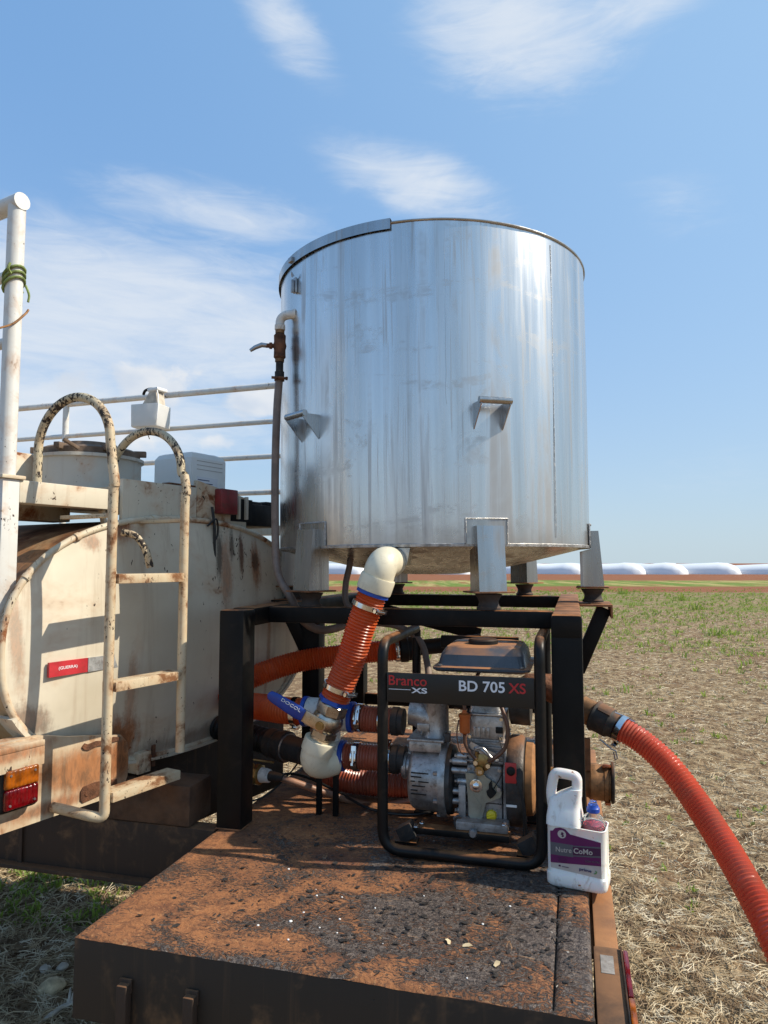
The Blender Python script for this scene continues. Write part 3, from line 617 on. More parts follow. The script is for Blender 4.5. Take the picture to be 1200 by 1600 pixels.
# ------------------------------------------------------------------ platform (rear deck of the trailer)
def platform():
    t = thing('trailer_platform', 'rusty steel platform with flaking black paint, orange dust and dark front edge', 'trailer', DECK, (0, 0, -.725))
    def grid(x0, x1, y0, y1, z, nx, ny, m):
        vs = []; 
        for j in range(ny + 1):
            for i in range(nx + 1):
                x = x0 + (x1 - x0) * i / nx; y = y0 + (y1 - y0) * j / ny
                dz = .0028 * mnoise.noise(V((x * 9, y * 9, 1))) + .0016 * mnoise.noise(V((x * 40, y * 40, 2)))
                e = min(x - x0, x1 - x, y - y0, y1 - y); dz -= .006 * max(0, 1 - e / .008) ** 2
                vs.append((x, y, z + dz))
        m.add(vs, [(j * (nx + 1) + i, j * (nx + 1) + i + 1, (j + 1) * (nx + 1) + i + 1, (j + 1) * (nx + 1) + i) for j in range(ny) for i in range(nx)]); return m
    p = grid(0, .972, 0, 1.96, 0, 110, 220, MB()).build('deck_plate', 'deck_plate', t, sharp=70, recalc=False)
    grid(.9755, 1.042, 0, 1.96, -.001, 10, 220, MB()).build('edge_strip', 'deck_plate', t, sharp=70, recalc=False)
    MB().box(-.002, 1.044, .001, .012, -.168, -.006, .003).build('front_panel', 'deck_side', t)
    MB().box(-.002, .010, .013, 1.96, -.168, -.006, .003).build('side_panel', 'deck_side', t)
    MB().box(1.031, 1.043, .013, 1.96, -.168, -.007, .003).build('side_panel', 'deck_side', t)
    MB().box(-.002, 1.044, 1.961, 1.972, -.168, -.004, .003).build('rear_panel', 'deck_side', t)
    MB().box(.011, 1.03, .014, 1.958, -.03, -.012).build('underlay', 'deck_side', t)
    for u in (.115, .265):
        c = MB().box(u, u + .024, -.020, .0, -.165 if u < .2 else -.15, -.075, .004); c.box(u - .002, u + .026, -.006, .0, -.095, -.068, .002)
        c.beam((u + .012, -.012, -.15), (u + .008, -.03, -.34), .02, .012, (0, 1, 0), .003)
        c.build('hanger_bracket', 'beam_brown', t)
    # cross member that carries the platform, left of the deck
    x = MB().box(-1.55, -.004, .60, .66, -.166, -.004, .004); x.box(-1.55, -.02, .57, .60, -.172, -.16, .002)
    x.box(-.68, -.665, .592, .60, -.16, -.01); x.build('cross_member', 'beam_brown', t)
    # chassis below
    for u in (.22, .74):
        MB().box(u, u + .08, .05, 2.4, -.36, -.17, .005).build('chassis_rail', 'beam_brown', t)
    MB().cyl((.03, 1.45, -.465), (.97, 1.45, -.465), .045, 16).build('axle', 'beam_brown', t)
    for u in (.24, .76): MB().box(u, u + .04, 1.40, 1.50, -.45, -.36).build('axle_mount', 'beam_brown', t)
    for u, sg in ((.02, 1), (.80, 1)):
        w = MB().lathe((u, 1.45, -.465), (1, 0, 0), [(0, .13), (.0, .22), (.03, .25), (.08, .26), (.13, .25), (.16, .22), (.16, .13)], 40).build('wheel', 'tyre', t)
        MB().lathe((u + .02, 1.45, -.465), (1, 0, 0), [(0, .05), (.02, .13), (.10, .13), (.12, .04)], 32).build('rim', 'beam_brown', w)
    # right-hand side beam with tail lamp
    MB().box(1.05, 1.098, .0, 1.9, -.10, -.022, .004).build('side_beam', 'side_beam', t)
    MB().box(1.043, 1.0495, .3, 1.8, -.06, -.05).build('beam_spacer', 'side_beam', t)
    l = MB().box(1.047, 1.103, -.03, .272, -.17, -.016, .006).build('lamp_bracket', 'beam_brown', t)
    MB().box(1.06, 1.085, .17, .235, -.0158, -.0150).build('lamp_sticker', 'sticker_grey', l)
    MB().box(1.1035, 1.115, .10, .262, -.17, -.012, .01).build('lamp_lens', 'lens_red', t)
    MB().box(1.1035, 1.116, -.03, .0985, -.17, -.012, .01).build('lamp_lens', 'lens_amber', t)
    MB().box(1.1, 1.1034, -.03, .266, -.172, -.010, .001).build('lamp_housing', 'black_plastic', t)
    # curled flakes of old paint
    m = MB()
    for i in range(2600):
        u = .03 + .99 * random.betavariate(1.8, 1.1); v = random.betavariate(1.5, 2.0) * .95
        den = .5 + .5 * mnoise.noise(V((u * 4, v * 4, 3))) + .25 * (u - .4)
        if v < .025 or random.random() > den: continue
        s = random.choice((.0012, .002, .003, .0045, .007)) * random.uniform(.7, 1.2); a = random.uniform(0, 6.28); e = random.uniform(.15, .9)
        c, sn = math.cos(a), math.sin(a); z = .001 + random.uniform(0, .0012); k = random.uniform(.1, .42) * s
        q = [(-s, -s * e, z - .001), (s * .8, -s * e * .7, z + k * .4), (s, s * e, z + k), (-s * .2, s * e * 1.2, z + k * .5), (-s * 1.1, s * e * .3, z)]
        m.add([(u + x * c - y * sn, v + x * sn + y * c, zz) for x, y, zz in q], [(0, 1, 2, 3, 4)])
    tag(m.build('paint_flakes', 'flake', t, recalc=False), kind='stuff')
    m = MB()
    for i in range(18):
        u, v = random.uniform(.3, 1.0), random.uniform(.03, .42); s = random.uniform(.001, .0032) * (1.7 if i % 9 == 0 else 1)
        m.lathe((u, v, .0005), (0, 0, 1), [(0, s), (.0012, s * .8), (.0016, .0001)], 9)
    tag(m.build('paint_splashes', 'white_plastic', t), kind='stuff')
    for u, v, a in ((.80, .165, .4), (.865, .115, 1.2), (.76, .17, 2.0)):
        q = MB(); c, sn = math.cos(a), math.sin(a)
        pts = [(-.010, -.002, .001), (0, -.006, .003), (.011, -.002, .002), (.006, .005, .004), (-.003, .003, .005), (-.009, .003, .002)]
        q.prism([(u + x * c - y * sn, v + x * sn + y * c, z) for x, y, z in pts], (0, 0, .0008)); q.build('dead_leaf', 'husk', t)
platform()
for (u0, u1, w1) in ((-.40, -.085, .145),):
    b = MB(); b.box(u0, u1, .60, .73, -.002, w1 - .03, .006)
    o = b.build('wooden_block', 'wood_block', base=(0, 0, 0)); o.matrix_world = DECK
    tag(o, 'dark brown wooden block standing on the cross member under the tanker ladder', 'block')

# ------------------------------------------------------------------ black stand under the steel tank
FT = .638
def stand():
    t = thing('tank_stand', 'black painted steel stand with dusty top carrying the stainless tank', 'stand', DECK, (.52, 1.25, 0))
    def post(u, v, w=.075, n='post', top=FT - .003): return MB().box(u - w / 2, u + w / 2, v - w / 2, v + w / 2, .0005, top, .006).build(n, 'stand_black', t)
    for u in (.037, 1.002):
        post(u, .648, .080); post(u, 1.30, .07, top=FT - .056); post(u, 1.90, .07, top=FT - .056)
    for u in (.037, 1.002): MB().box(u - .041, u + .041, .606, .69, 0, .004, .001).build('post_foot', 'stand_rust', t)
    MB().box(-.001, .075, .689, 1.95, FT - .055, FT, .006).build('side_bar', 'stand_black', t)
    MB().box(.964, 1.040, .689, 1.95, FT - .055, FT, .006).build('side_bar', 'stand_rust', t)
    MB().box(.963, 1.041, .606, .6885, FT - .06, FT + .001, .008).build('post_cap', 'stand_black', t)
    for v in (.815, 1.80): MB().box(.0755, .9635, v - .03, v + .03, FT - .052, FT - .002, .006).build('cross_bar', 'stand_black', t)
    MB().box(1.0405, 1.15, 1.22, 1.44, FT - .012, FT - .004, .002).box(1.143, 1.15, 1.22, 1.44, FT - .05, FT - .0125, .001).build('bracket_plate', 'stand_rust', t)
    MB().beam((1.125, 1.30, FT - .02), (1.03, 1.30, FT - .24), .05, .045, (0, 1, 0), .004).build('brace', 'stand_black', t)
    MB().box(-.11, -.0015, 1.22, 1.44, FT - .012, FT - .004, .002).build('bracket_plate', 'stand_black', t)
    MB().beam((-.085, 1.30, FT - .02), (.01, 1.30, FT - .20), .05, .045, (0, 1, 0), .004).build('brace', 'stand_black', t)
    MB().beam((.10, 1.84, FT - .06), (.62, 1.84, .46), .055, .012, (0, 1, 0), .002).build('brace', 'stand_black', t)
    MB().box(.0725, .9665, 1.885, 1.915, .0 + .12, .17, .003).build('rear_rail', 'stand_black', t)
stand()

# ------------------------------------------------------------------ stainless steel tank
TC = V((.508, 1.33, 0)); TR = .575; TB = .828; TT = 1.838
def steel_tank():
    t = thing('steel_tank', 'large round stainless steel tank with streaky stains on six legs', 'tank', DECK, (TC.x, TC.y, FT))
    t.rotation_euler = (t.rotation_euler.x, t.rotation_euler.y - R(.35), t.rotation_euler.z)
    ax = (0, 0, 1); ref = (0, -1, 0)                     # angle 0 faces the platform's front
    def pol(a, r, w): a = R(a); return V((TC.x + r * math.sin(a), TC.y - r * math.cos(a), w))
    H = TT - TB; prof = []
    for i in range(25):
        h = H * i / 24; prof.append((h, TR * (1 + .006 * i / 24)))
    sh = MB().lathe((TC.x, TC.y, TB), ax, prof + [(H, TR - .004), (H - .03, TR - .004)], 160, caps=False)
    for i, v in enumerate(sh.v):
        a = math.atan2(v.x - TC.x, -(v.y - TC.y)); k = .0034 * mnoise.noise(V((math.sin(a) * 2.2, math.cos(a) * 2.2, v.z * 1.7))) + .0014 * mnoise.noise(V((math.sin(a) * 9, math.cos(a) * 9, v.z * 3)))
        v.x += math.sin(a) * k; v.y -= math.cos(a) * k
    shell = sh.build('shell', 'stainless', t, sharp=50)
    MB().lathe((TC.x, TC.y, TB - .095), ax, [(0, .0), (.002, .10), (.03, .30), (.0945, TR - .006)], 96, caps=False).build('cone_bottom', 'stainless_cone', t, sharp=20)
    MB().lathe((TC.x, TC.y, TB - .004), ax, [(0, TR - .004), (.0, TR + .0015), (.008, TR + .0025), (.010, TR)], 128, caps=False).build('bottom_weld', 'weld', t)
    # rim, and half lid with skirt on the left half
    MB().tube([pol(a, TR * 1.006 + .001, TT) for a in range(0, 360, 3)], .0045, 8, True).build('rim', 'stainless_fitting', t)
    n = 64; top = [pol(-181 + 180 * i / n, TR + .012, TT + .012) for i in range(n + 1)]; bot = [p - V((0, 0, .034)) for p in top]
    lid = MB(); vs = top + bot + [p + V((0, 0, -.034)) - (p - V((TC.x, TC.y, p.z))).normalized() * .002 for p in top]
    N = n + 1
    lid.add(top, [tuple(range(N))]); lid.add(vs, [(i, i + 1, N + i + 1, N + i) for i in range(n)]); lid.build('half_lid', 'stainless_fitting', t, sharp=30)
    MB().add([pol(-1 + 180 * i / n, TR - .005, TT - .02) for i in range(n + 1)], [tuple(range(n + 1))]).build('fixed_lid', 'stainless_fitting', t)
    # upright weld seam, and a thin wavy bead standing for a dark drip
    for a, wob in ((54, .0), (15.5, .006)):
        pts = [pol(a + (wob * 60 * mnoise.noise(V((q * .4, 1, 2)))) * (1 if wob else 0), TR * (1 + .006 * q / 40) + .0005, TB + H * q / 40) for q in range(1 if not wob else 17, 40)]
        MB().tube(pts, .0011 if not wob else .0009, 6).build('seam_and_drip', 'weld' if not wob else 'stainless_fitting', shell)
    # legs
    for a in (-32, 27.5, 88, 148, 208, 268):
        ra = R(a); rad = V((math.sin(ra), -math.cos(ra), 0)); tan = V((math.cos(ra), math.sin(ra), 0)); c = V((TC.x, TC.y, 0)); hw = .043
        w0, w1, wt = .690, TB - .006, .885
        out = [(TR + .045, w0), (TR + .030, wt), (TR + .0022, wt), (TR + .0022, w1), (TR - .035, w1 - .01), (TR - .035, w0)]
        leg = MB().prism([c + rad * r + V((0, 0, w)) - tan * hw for r, w in out], tan * 2 * hw).build('leg', 'stainless_fitting', t, sharp=25)
        # mounting pad bent round the shell
        pad = MB(); rows = []
        for k in range(7):
            d = (-.066 + .132 * k / 6); b = ra + d / TR; rows.append([V((TC.x + (TR + o_) * math.sin(b), TC.y - (TR + o_) * math.cos(b), w)) for o_, w in ((.001, TB + .002), (.0036, TB + .002), (.0036, wt + .022), (.001, wt + .022))])
        pad.loft(rows).build('leg_pad', 'stainless_fitting', leg)
        bd = [V((TC.x + (TR + .004) * math.sin(ra + q / TR), TC.y - (TR + .004) * math.cos(ra + q / TR), w)) for q, w in [(-.067, TB + .005)] + [(-.067, TB + .02 * k_) for k_ in range(1, 4)] + [(-.067 + .134 * k_ / 8, wt + .023) for k_ in range(9)] + [(.067, TB + .02 * k_) for k_ in (3, 2, 1)] + [(.067, TB + .005)]]
        bd, _ = resample(bd, .005); MB().tube(bd, [.0022 + .0008 * (k_ % 2) for k_ in range(len(bd))], 6).build('weld_bead', 'weld', leg)
        f = MB().obox(c + rad * (TR + .005) + V((0, 0, .6875)), rad * .055, tan * .062, (0, 0, .0025), .001).build('foot_plate', 'stand_rust', leg)
        fo = c + rad * (TR + .005)
        zb = FT - .003 if a not in (88, 268) else FT - .0035
        MB().lathe(V((fo.x, fo.y, zb)), ax, [(0, .036), (.006, .037), (.012, .031), (.024, .029), (.034, .033), (.044, .040), (.0465, .040)], 24).build('rubber_foot', 'rubber_foot', leg)
    # two carrying handles
    for a in (-33, 28.5):
        ra = R(a); rad = V((math.sin(ra), -math.cos(ra), 0)); tan = V((math.cos(ra), math.sin(ra), 0)); c = V((TC.x, TC.y, 0)); w = 1.262
        h = MB()
        for k in (-.048, .045):
            h.prism([c + rad * (TR - .003) + tan * k + V((0, 0, w - .002)), c + rad * (TR + .062) + tan * k + V((0, 0, w - .004)), c + rad * (TR + .066) + tan * k + V((0, 0, w - .016)), c + rad * (TR + .001) + tan * k + V((0, 0, w - .082))], tan * .003)
        p0 = c + rad * (TR + .060) + V((0, 0, w - .004)); h.cyl(p0 - tan * .052, p0 + tan * .052, .0105, 16)
        h.build('handle', 'stainless_fitting', t, sharp=30)
    # lid latch
    q = pol(-42, TR + .008, 1.735); ra = R(-42); tan = V((math.cos(ra), math.sin(ra), 0)); rad = V((math.sin(ra), -math.cos(ra), 0))
    l = MB().obox(q, rad * .004, tan * .010, (0, 0, .026), .001); l.tube([q + rad * .008 + V((0, 0, .03)) + tan * .006, q + rad * .014 + V((0, 0, .045)), q + rad * .008 + V((0, 0, .03)) - tan * .006], .0022, 8)
    l.obox(q + rad * .010 - V((0, 0, .004)), rad * .005, tan * .005, (0, 0, .022), .001); l.build('latch', 'galv', t)
    q = pol(-44, TR + .016, TT - .006); MB().obox(q, rad * .005, tan * .012, (0, 0, .008), .001).build('latch_hook', 'galv', t)
    # outlet bracket under the rim
    b = MB().prism([V((.44, .775, TB - .006)), V((.545, .775, TB - .006)), V((.535, .775, TB - .06)), V((.455, .775, TB - .06))], (0, .05, 0)).build('outlet_box', 'stainless_fitting', t)
steel_tank()

# ------------------------------------------------------------------ plumbing
def elbow_pts(p0, c, p1, n=10):
    p0, c, p1 = V(p0), V(c), V(p1); return [p0 * (1 - i / n) ** 2 + c * 2 * (i / n) * (1 - i / n) + p1 * (i / n) ** 2 for i in range(n + 1)]
def collar(m, p, d, r, L, n=28):
    d = V(d).normalized(); m.lathe(p, d, [(0, r * .93), (0, r), (L * .1, r * 1.02), (L * .9, r * 1.02), (L, r), (L, r * .86)], n); return m
HV = .695
pA = dv(598, 880, HV); pB = dv(584, 922, HV); pC = dv(526, 1085, HV); hd = (pC - pB).normalized()
def outlet_line():
    t = thing('outlet_hose', 'short bright orange ribbed hose slanting down from cream elbow under steel tank', 'hose', DECK, tuple(pA))
    e = MB().tube([V((pA.x + .004, .78, pA.z + .004)), V((pA.x + .003, .745, pA.z + .004))] + elbow_pts((pA.x + .002, .735, pA.z + .003), (pA.x, HV - .012, pA.z + .006), pB - hd * .036), .047, 28)
    collar(e, pB - hd * .042, hd, .0515, .045); e.build('cream_elbow', 'pvc_cream', t, sharp=50)
    MB().lathe(pB + hd * .002, hd, [(0, .048), (.012, .049), (.014, .044)], 28).build('blue_seal', 'blue_rubber', t)
    hose_mb([pB + hd * .006, pB.lerp(pC, .33), pB.lerp(pC, .66) + V((.004, 0, 0)), pC + hd * .012], .0425, .0095, .0026, 24).build('hose', 'hose_orange', t, sharp=80)
    clamp(t, pB + hd * .05, hd, .0455, (.9, -.5, 0), .014); clamp(t, pC - hd * .022, hd, .0455, (.9, -.5, 0), .014)
    t2 = thing('ball_valve', 'nickel ball valve with long blue lever below the slanting orange hose', 'valve', DECK, tuple(pC))
    q = pC + hd * .012
    MB().lathe(q, hd, [(0, .046), (.012, .05), (.016, .044)], 6).build('blue_seal', 'blue_rubber', t2)
    b = MB().lathe(q + hd * .014, hd, [(0, .044), (.003, .047), (.030, .047), (.033, .044)], 8)
    b.lathe(q + hd * .046, hd, [(0, .036), (.008, .044), (.022, .047), (.040, .045), (.052, .036)], 28)
    b.lathe(q + hd * .097, hd, [(0, .038), (.003, .042), (.020, .042), (.023, .038)], 6)
    b.lathe(q + hd * .118, hd, [(0, .035), (.03, .035)], 24); b.build('valve_body', 'nickel', t2)
    s0 = q + hd * .072; MB().cyl(s0 + V((0, -.040, 0)), s0 + V((0, -.066, 0)), .013, 16).lathe(s0 + V((0, -.066, 0)), (0, -1, 0), [(0, .012), (.006, .012)], 6).build('stem', 'brass', t2)
    tip = dv(420, 1084, HV - .075); k0 = s0 + V((0, -.061, 0)); d = (tip - k0).normalized(); sd = d.cross(V((0, 1, 0))).normalized()
    MB().obox(k0 + d * .028, d * .045, sd * .018, (0, .0022, 0), .004).build('lever_root', 'nickel', t2)
    lev = MB(); L = (tip - k0).length; loops = []
    for f, w, th in ((.055, .017, .005), (.075, .021, .0065), (L * .6, .0195, .0065), (L - .02, .0165, .0065), (L - .006, .0135, .006), (L, .006, .004)):
        c = k0 + d * f + V((0, -.004, 0)); loops.append([c + sd * w * math.cos(a) * (1 if abs(math.cos(a)) > .3 else 1) + V((0, th, 0)) * math.sin(a) for a in [2 * math.pi * i / 16 for i in range(16)]])
    lv = lev.loft(loops).build('lever', 'blue_handle', t2, sharp=60)
    text('lettering', 'DOCOL', 'letter_white', t2, k0 + d * (L - .045) + V((0, -.0118, 0)) - sd * .006, -d, (-sd if (-d).cross(-sd).y < 0 else sd), width=.065, height=.009, thick=.0005)
    g = q + hd * .146
    le = thing('pipe_elbow', 'cream plastic elbow at the low end of the ball valve', 'pipe elbow', DECK, tuple(g))
    m = MB(); collar(m, g - hd * .016, hd, .047, .038)
    m.tube([g + hd * .016] + elbow_pts(g + hd * .02, g + hd * .078, g + hd * .062 + V((.045, .062, -.002))) , .0445, 28)
    m.build('elbow', 'pvc_cream', le, sharp=50)
    return g
gE = outlet_line()

def suction_lines():
    V1 = .77
    # upper run to the pump's discharge
    t = thing('upper_pump_hose', 'short orange hose with white tee and chrome clamps running to the pump top elbow', 'hose', DECK, tuple(dv(550, 1125, V1)))
    a = dv(545, 1120, V1); b = dv(632, 1128, V1); d = (b - a).normalized()
    t0 = dv(486, 1112, V1 + .02)
    tee = MB().tube([t0 - d * .005, a + d * .002], .038, 24); collar(tee, t0 - d * .01, d, .043, .04); collar(tee, a - d * .03, d, .043, .034)
    tee.cyl(t0.lerp(a, .5), t0.lerp(a, .5) - V((0, 0, .09)), .034, 20); tee.build('white_tee', 'pvc_white', t, sharp=50)
    MB().lathe(a + d * .004, d, [(0, .046), (.012, .046), (.013, .04)], 24).build('blue_seal', 'blue_rubber', t)
    MB().lathe(t0 - d * .024, d, [(0, .046), (.012, .046), (.013, .04)], 24).build('blue_seal', 'blue_rubber', t)
    hose_mb([a + d * .012, a.lerp(b, .4), a.lerp(b, .8), b - d * .03], .0375, .009, .0024, 22).build('hose', 'hose_dusty', t, sharp=80)
    clamp(t, a + d * .036, d, .040, (0, -1, .3), .016); clamp(t, a + d * .108, d, .040, (0, -.4, 1), .016)
    MB().lathe(b - d * .036, d, [(0, .036), (0, .042), (.018, .042), (.02, .039), (.034, .039), (.034, .034)], 24).build('rubber_coupling', 'rubber', t)
    # lower run to the pump's inlet
    t = thing('lower_pump_hose', 'short orange hose with chrome clamps between lower elbow and pump inlet', 'hose', DECK, tuple(dv(550, 1183, V1)))
    a = dv(530, 1180, V1); b = dv(634, 1187, V1); d = (b - a).normalized()
    w = MB().tube([gE + hd * .06 + V((.055, .066, -.002)), a + d * .004], .040, 24); collar(w, a - d * .028, d, .043, .034); w.build('white_socket', 'pvc_white', t, sharp=50)
    MB().lathe(a + d * .006, d, [(0, .046), (.012, .046), (.013, .04)], 24).build('blue_seal', 'blue_rubber', t)
    hose_mb([a + d * .014, a.lerp(b, .4), a.lerp(b, .8), b - d * .035], .0375, .009, .0024, 22).build('hose', 'hose_dusty', t, sharp=80)
    clamp(t, a + d * .058, d, .040, (0, -1, .2), .016); clamp(t, a + d * .158, d, .040, (0, -.5, 1), .016)
    MB().lathe(b - d * .04, d, [(0, .036), (0, .042), (.018, .042), (.022, .038), (.04, .038), (.04, .034)], 24).build('rubber_coupling', 'rubber', t)
    # thick hose leaving the tee, looping round behind the post and back to a rear coupling
    t = thing('looped_transfer_hose', 'long orange hose from the white tee looping behind the left post', 'hose', DECK, tuple(t0))
    e = t0 - d * .012
    pts = [e, dv(445, 1110, .80), dv(412, 1105, .83), dv(384, 1101, .88), dv(364, 1095, .95), dv(360, 1082, 1.03), dv(378, 1066, 1.10), dv(425, 1046, 1.17), dv(480, 1031, 1.24), dv(560, 1021, 1.3), dv(632, 1014, 1.36)]
    hose_mb(pts, .040, .0100, .0027, 22).build('hose', 'hose_orange', t, sharp=80)
    p = dv(462, 1112, V1 + .02); clamp(t, p, d, .043, (0, 0, -1), .016)
    e = pts[-1]; dd = (pts[-1] - pts[-2]).normalized()
    c = MB().lathe(e - dd * .02, dd, [(0, .044), (.004, .05), (.03, .05), (.034, .046), (.06, .046), (.06, .03), (.32, .03)], 24); c.build('coupling', 'black_plastic', t)
    clamp(t, e - dd * .03, dd, .0435, (0, -1, 0), .014)
    # low hose lying on the deck behind
    t = thing('deck_hose', 'dusty orange hose lying along the deck behind the pump', 'hose', DECK, (.3, 1.15, 0))
    hose_mb([V((.16, 1.02, .07)), V((.28, 1.0, .048)), V((.42, 1.0, .046)), V((.62, 1.03, .046)), V((.80, 1.10, .046)), V((.9, 1.2, .046))], .041, .0105, .0028, 20).build('hose', 'hose_dusty', t, sharp=80)
    # black cam couplings coming from the tanker
    t = thing('cam_coupling_pipe', 'black plastic corrugated pipe with cam coupling left of the cream elbow', 'pipe', DECK, tuple(dv(430, 1170, .88)))
    a = V((-.2, .99, .195)); b = dv(478, 1176, .84); d = (b - a).normalized()
    hose_mb([a, a.lerp(b, .35), a.lerp(b, .62)], .040, .022, .004, 20).build('hose', 'black_plastic', t, sharp=80)
    MB().lathe(a.lerp(b, .62), d, [(0, .042), (.0, .047), (.03, .047), (.033, .044), (.05, .044), (.053, .05), (.075, .05), (.08, .042), (.13, .04), (.16, .04)], 24).build('coupling', 'rubber', t)
    MB().lathe(a.lerp(b, .80), d, [(0, .0445), (.004, .0455), (.008, .0445)], 24).build('ring', 'galv', t)
    # brass fitting and hose
    t = thing('drain_fitting', 'brass fitting with white collar and thin brown hose left of the cream elbow', 'pipe fitting', DECK, tuple(dv(400, 1208, .82)))
    a = dv(372, 1206, .84); b = dv(410, 1211, .82); d = (b - a).normalized()
    MB().lathe(a - d * .06, d, [(0, .03), (.03, .034), (.05, .034), (.055, .03), (.09, .03), (.1, .034), (.11, .034)], 16).lathe(b - d * .022, d, [(0, .033), (.014, .033), (.017, .028)], 8).build('brass_fitting', 'brass', t)
    MB().lathe(b - d * .004, d, [(0, .022), (.002, .024), (.03, .021), (.034, .018)], 20).build('white_collar', 'pvc_white', t)
    MB().lathe(b + d * .03, d, [(0, .016), (.03, .014), (.05, .010)], 16).build('tail_piece', 'rubber', t)
    MB().tube(crspline([b + d * .06, dv(460, 1222, .82), dv(500, 1236, .86), dv(545, 1250, .92), dv(600, 1258, .96), V((.66, 1.0, .05))], 10), .0105, 12).build('hose', 'brown_tube', t)
    MB().lathe(a.lerp(b, .3) + V((0, 0, .045)), (1, 0, -.05), [(0, .004), (.10, .004)], 8).build('lever', 'brass', t)
    # little props under the manifold
    for px, nm in ((499, 'nearer the tanker'), (525, 'nearer the pump')):
        p = dv(px, 1250, .80); t = thing('pipe_prop', 'short black steel upright propping the pipes, the one ' + nm, 'support', DECK, (p.x, .80, 0), 'props under the pipes')
        MB().box(p.x - .008, p.x + .008, .79, .806, .001, .17, .002).build('upright', 'stand_black', t); MB().box(p.x - .014, p.x + .014, .784, .812, .17, .176, .001).build('saddle', 'stand_black', t)
    # black cable on the deck
    t = thing('black_cable', 'thin black cable looping over the rear of the deck', 'cable', DECK, (.2, .9, 0))
    MB().tube(crspline([V((-.03, .93, .03)), V((.05, 1.0, .05)), V((.14, .98, .05)), V((.26, .93, .03)), V((.40, .86, .008)), V((.54, .84, .012)), V((.66, .9, .03))], 12), .0045, 8).build('cable', 'cable_black', t)
    MB().tube(crspline([V((-.05, .80, .004)), V((.04, .85, .02)), V((.10, .92, .08)), V((.14, .95, .14))], 12), .003, 8).build('cable', 'cable_black', t)
suction_lines()

def sight_hose():
    R1 = lambda a, r, w: V((TC.x + r * math.sin(R(a)), TC.y - r * math.cos(R(a)), w))
    t = thing('side_tap', 'rusty tap on white elbow with grey tube hanging down steel tank left edge', 'tap', DECK, tuple(R1(-52, TR, 1.58)))
    tip = R1(-48.5, TR + .042, 1.64); o = R1(-44, TR - .004, 1.64)
    rad = (tip - o).normalized()
    e = MB().tube([o] + elbow_pts(o.lerp(tip, .5), tip + rad * .004, tip - V((0, 0, .034))), .0155, 18); e.lathe(o, rad, [(0, .019), (.012, .019)], 18); e.lathe(tip - V((0, 0, .052)), (0, 0, 1), [(0, .017), (.002, .0185), (.018, .0185), (.02, .016)], 18)
    e.build('white_elbow', 'pvc_white', t, sharp=50)
    c = tip - V((0, 0, .06))
    for dz in (.004, .105): MB().lathe(c - V((0, 0, dz)), (0, 0, 1), [(0, .016), (.011, .016)], 12).build('brass_nut', 'rust_brass', t)
    MB().lathe(c - V((0, 0, .093)), (0, 0, 1), [(0, .017), (.004, .021), (.03, .02), (.045, .0235), (.06, .02), (.082, .021), (.086, .017)], 14).build('valve_body', 'rust_iron', t)
    s0 = c - V((0, 0, .048)); sd = V((-.93, -.36, 0)).normalized()
    MB().cyl(s0, s0 + sd * .048, .008, 12).lathe(s0 + sd * .026, sd, [(0, .012), (.01, .012)], 6).build('stem', 'rust_iron', t)
    MB().tube([s0 + sd * .044, s0 + sd * .062 + V((0, 0, .002)), s0 + sd * .085 - V((0, 0, .008)), s0 + sd * .102 - V((0, 0, .02))], [.008, .009, .008, .006], 10).build('lever', 'galv', t)
    b0 = c - V((0, 0, .105)); MB().lathe(b0 - V((0, 0, .055)), (0, 0, 1), [(0, .0165), (.02, .0165), (.022, .013), (.055, .013)], 14).build('tail_piece', 'rubber', t)
    P = [b0 - V((0, 0, .05)), V((b0.x - .008, b0.y, 1.30)), V((b0.x - .012, b0.y, 1.08)), V((b0.x - .006, b0.y - .005, .86)), V((b0.x + .012, b0.y - .02, .74)), dv(455, 935, .89), dv(472, 968, .92), dv(500, 984, .95), dv(535, 978, 1.0), dv(560, 960, 1.1)]
    MB().tube(crspline(P, 12), .0135, 14).build('tube', 'grey_tube', t)
    clamp(t, b0 - V((0, 0, .062)), (0, 0, 1), .0145, (.6, -.8, 0), .01, material='rust_iron')
    t = thing('drain_tube', 'thin grey tube dropping from the steel tank cone left of the elbow', 'tube', DECK, tuple(dv(545, 900, .98)))
    MB().tube(crspline([dv(548, 866, 1.0), dv(546, 885, .99), dv(540, 915, .98), dv(543, 945, .97), dv(575, 970, .98), dv(620, 978, .98), dv(655, 1000, .98), dv(668, 1040, .96), dv(672, 1102, .82)], 12), .011, 12).build('tube', 'grey_tube', t)
    MB().lathe(dv(548, 864, 1.0), (0, 0, 1), [(-.01, .014), (.03, .016)], 12).build('spigot', 'stainless_fitting', t)
sight_hose()

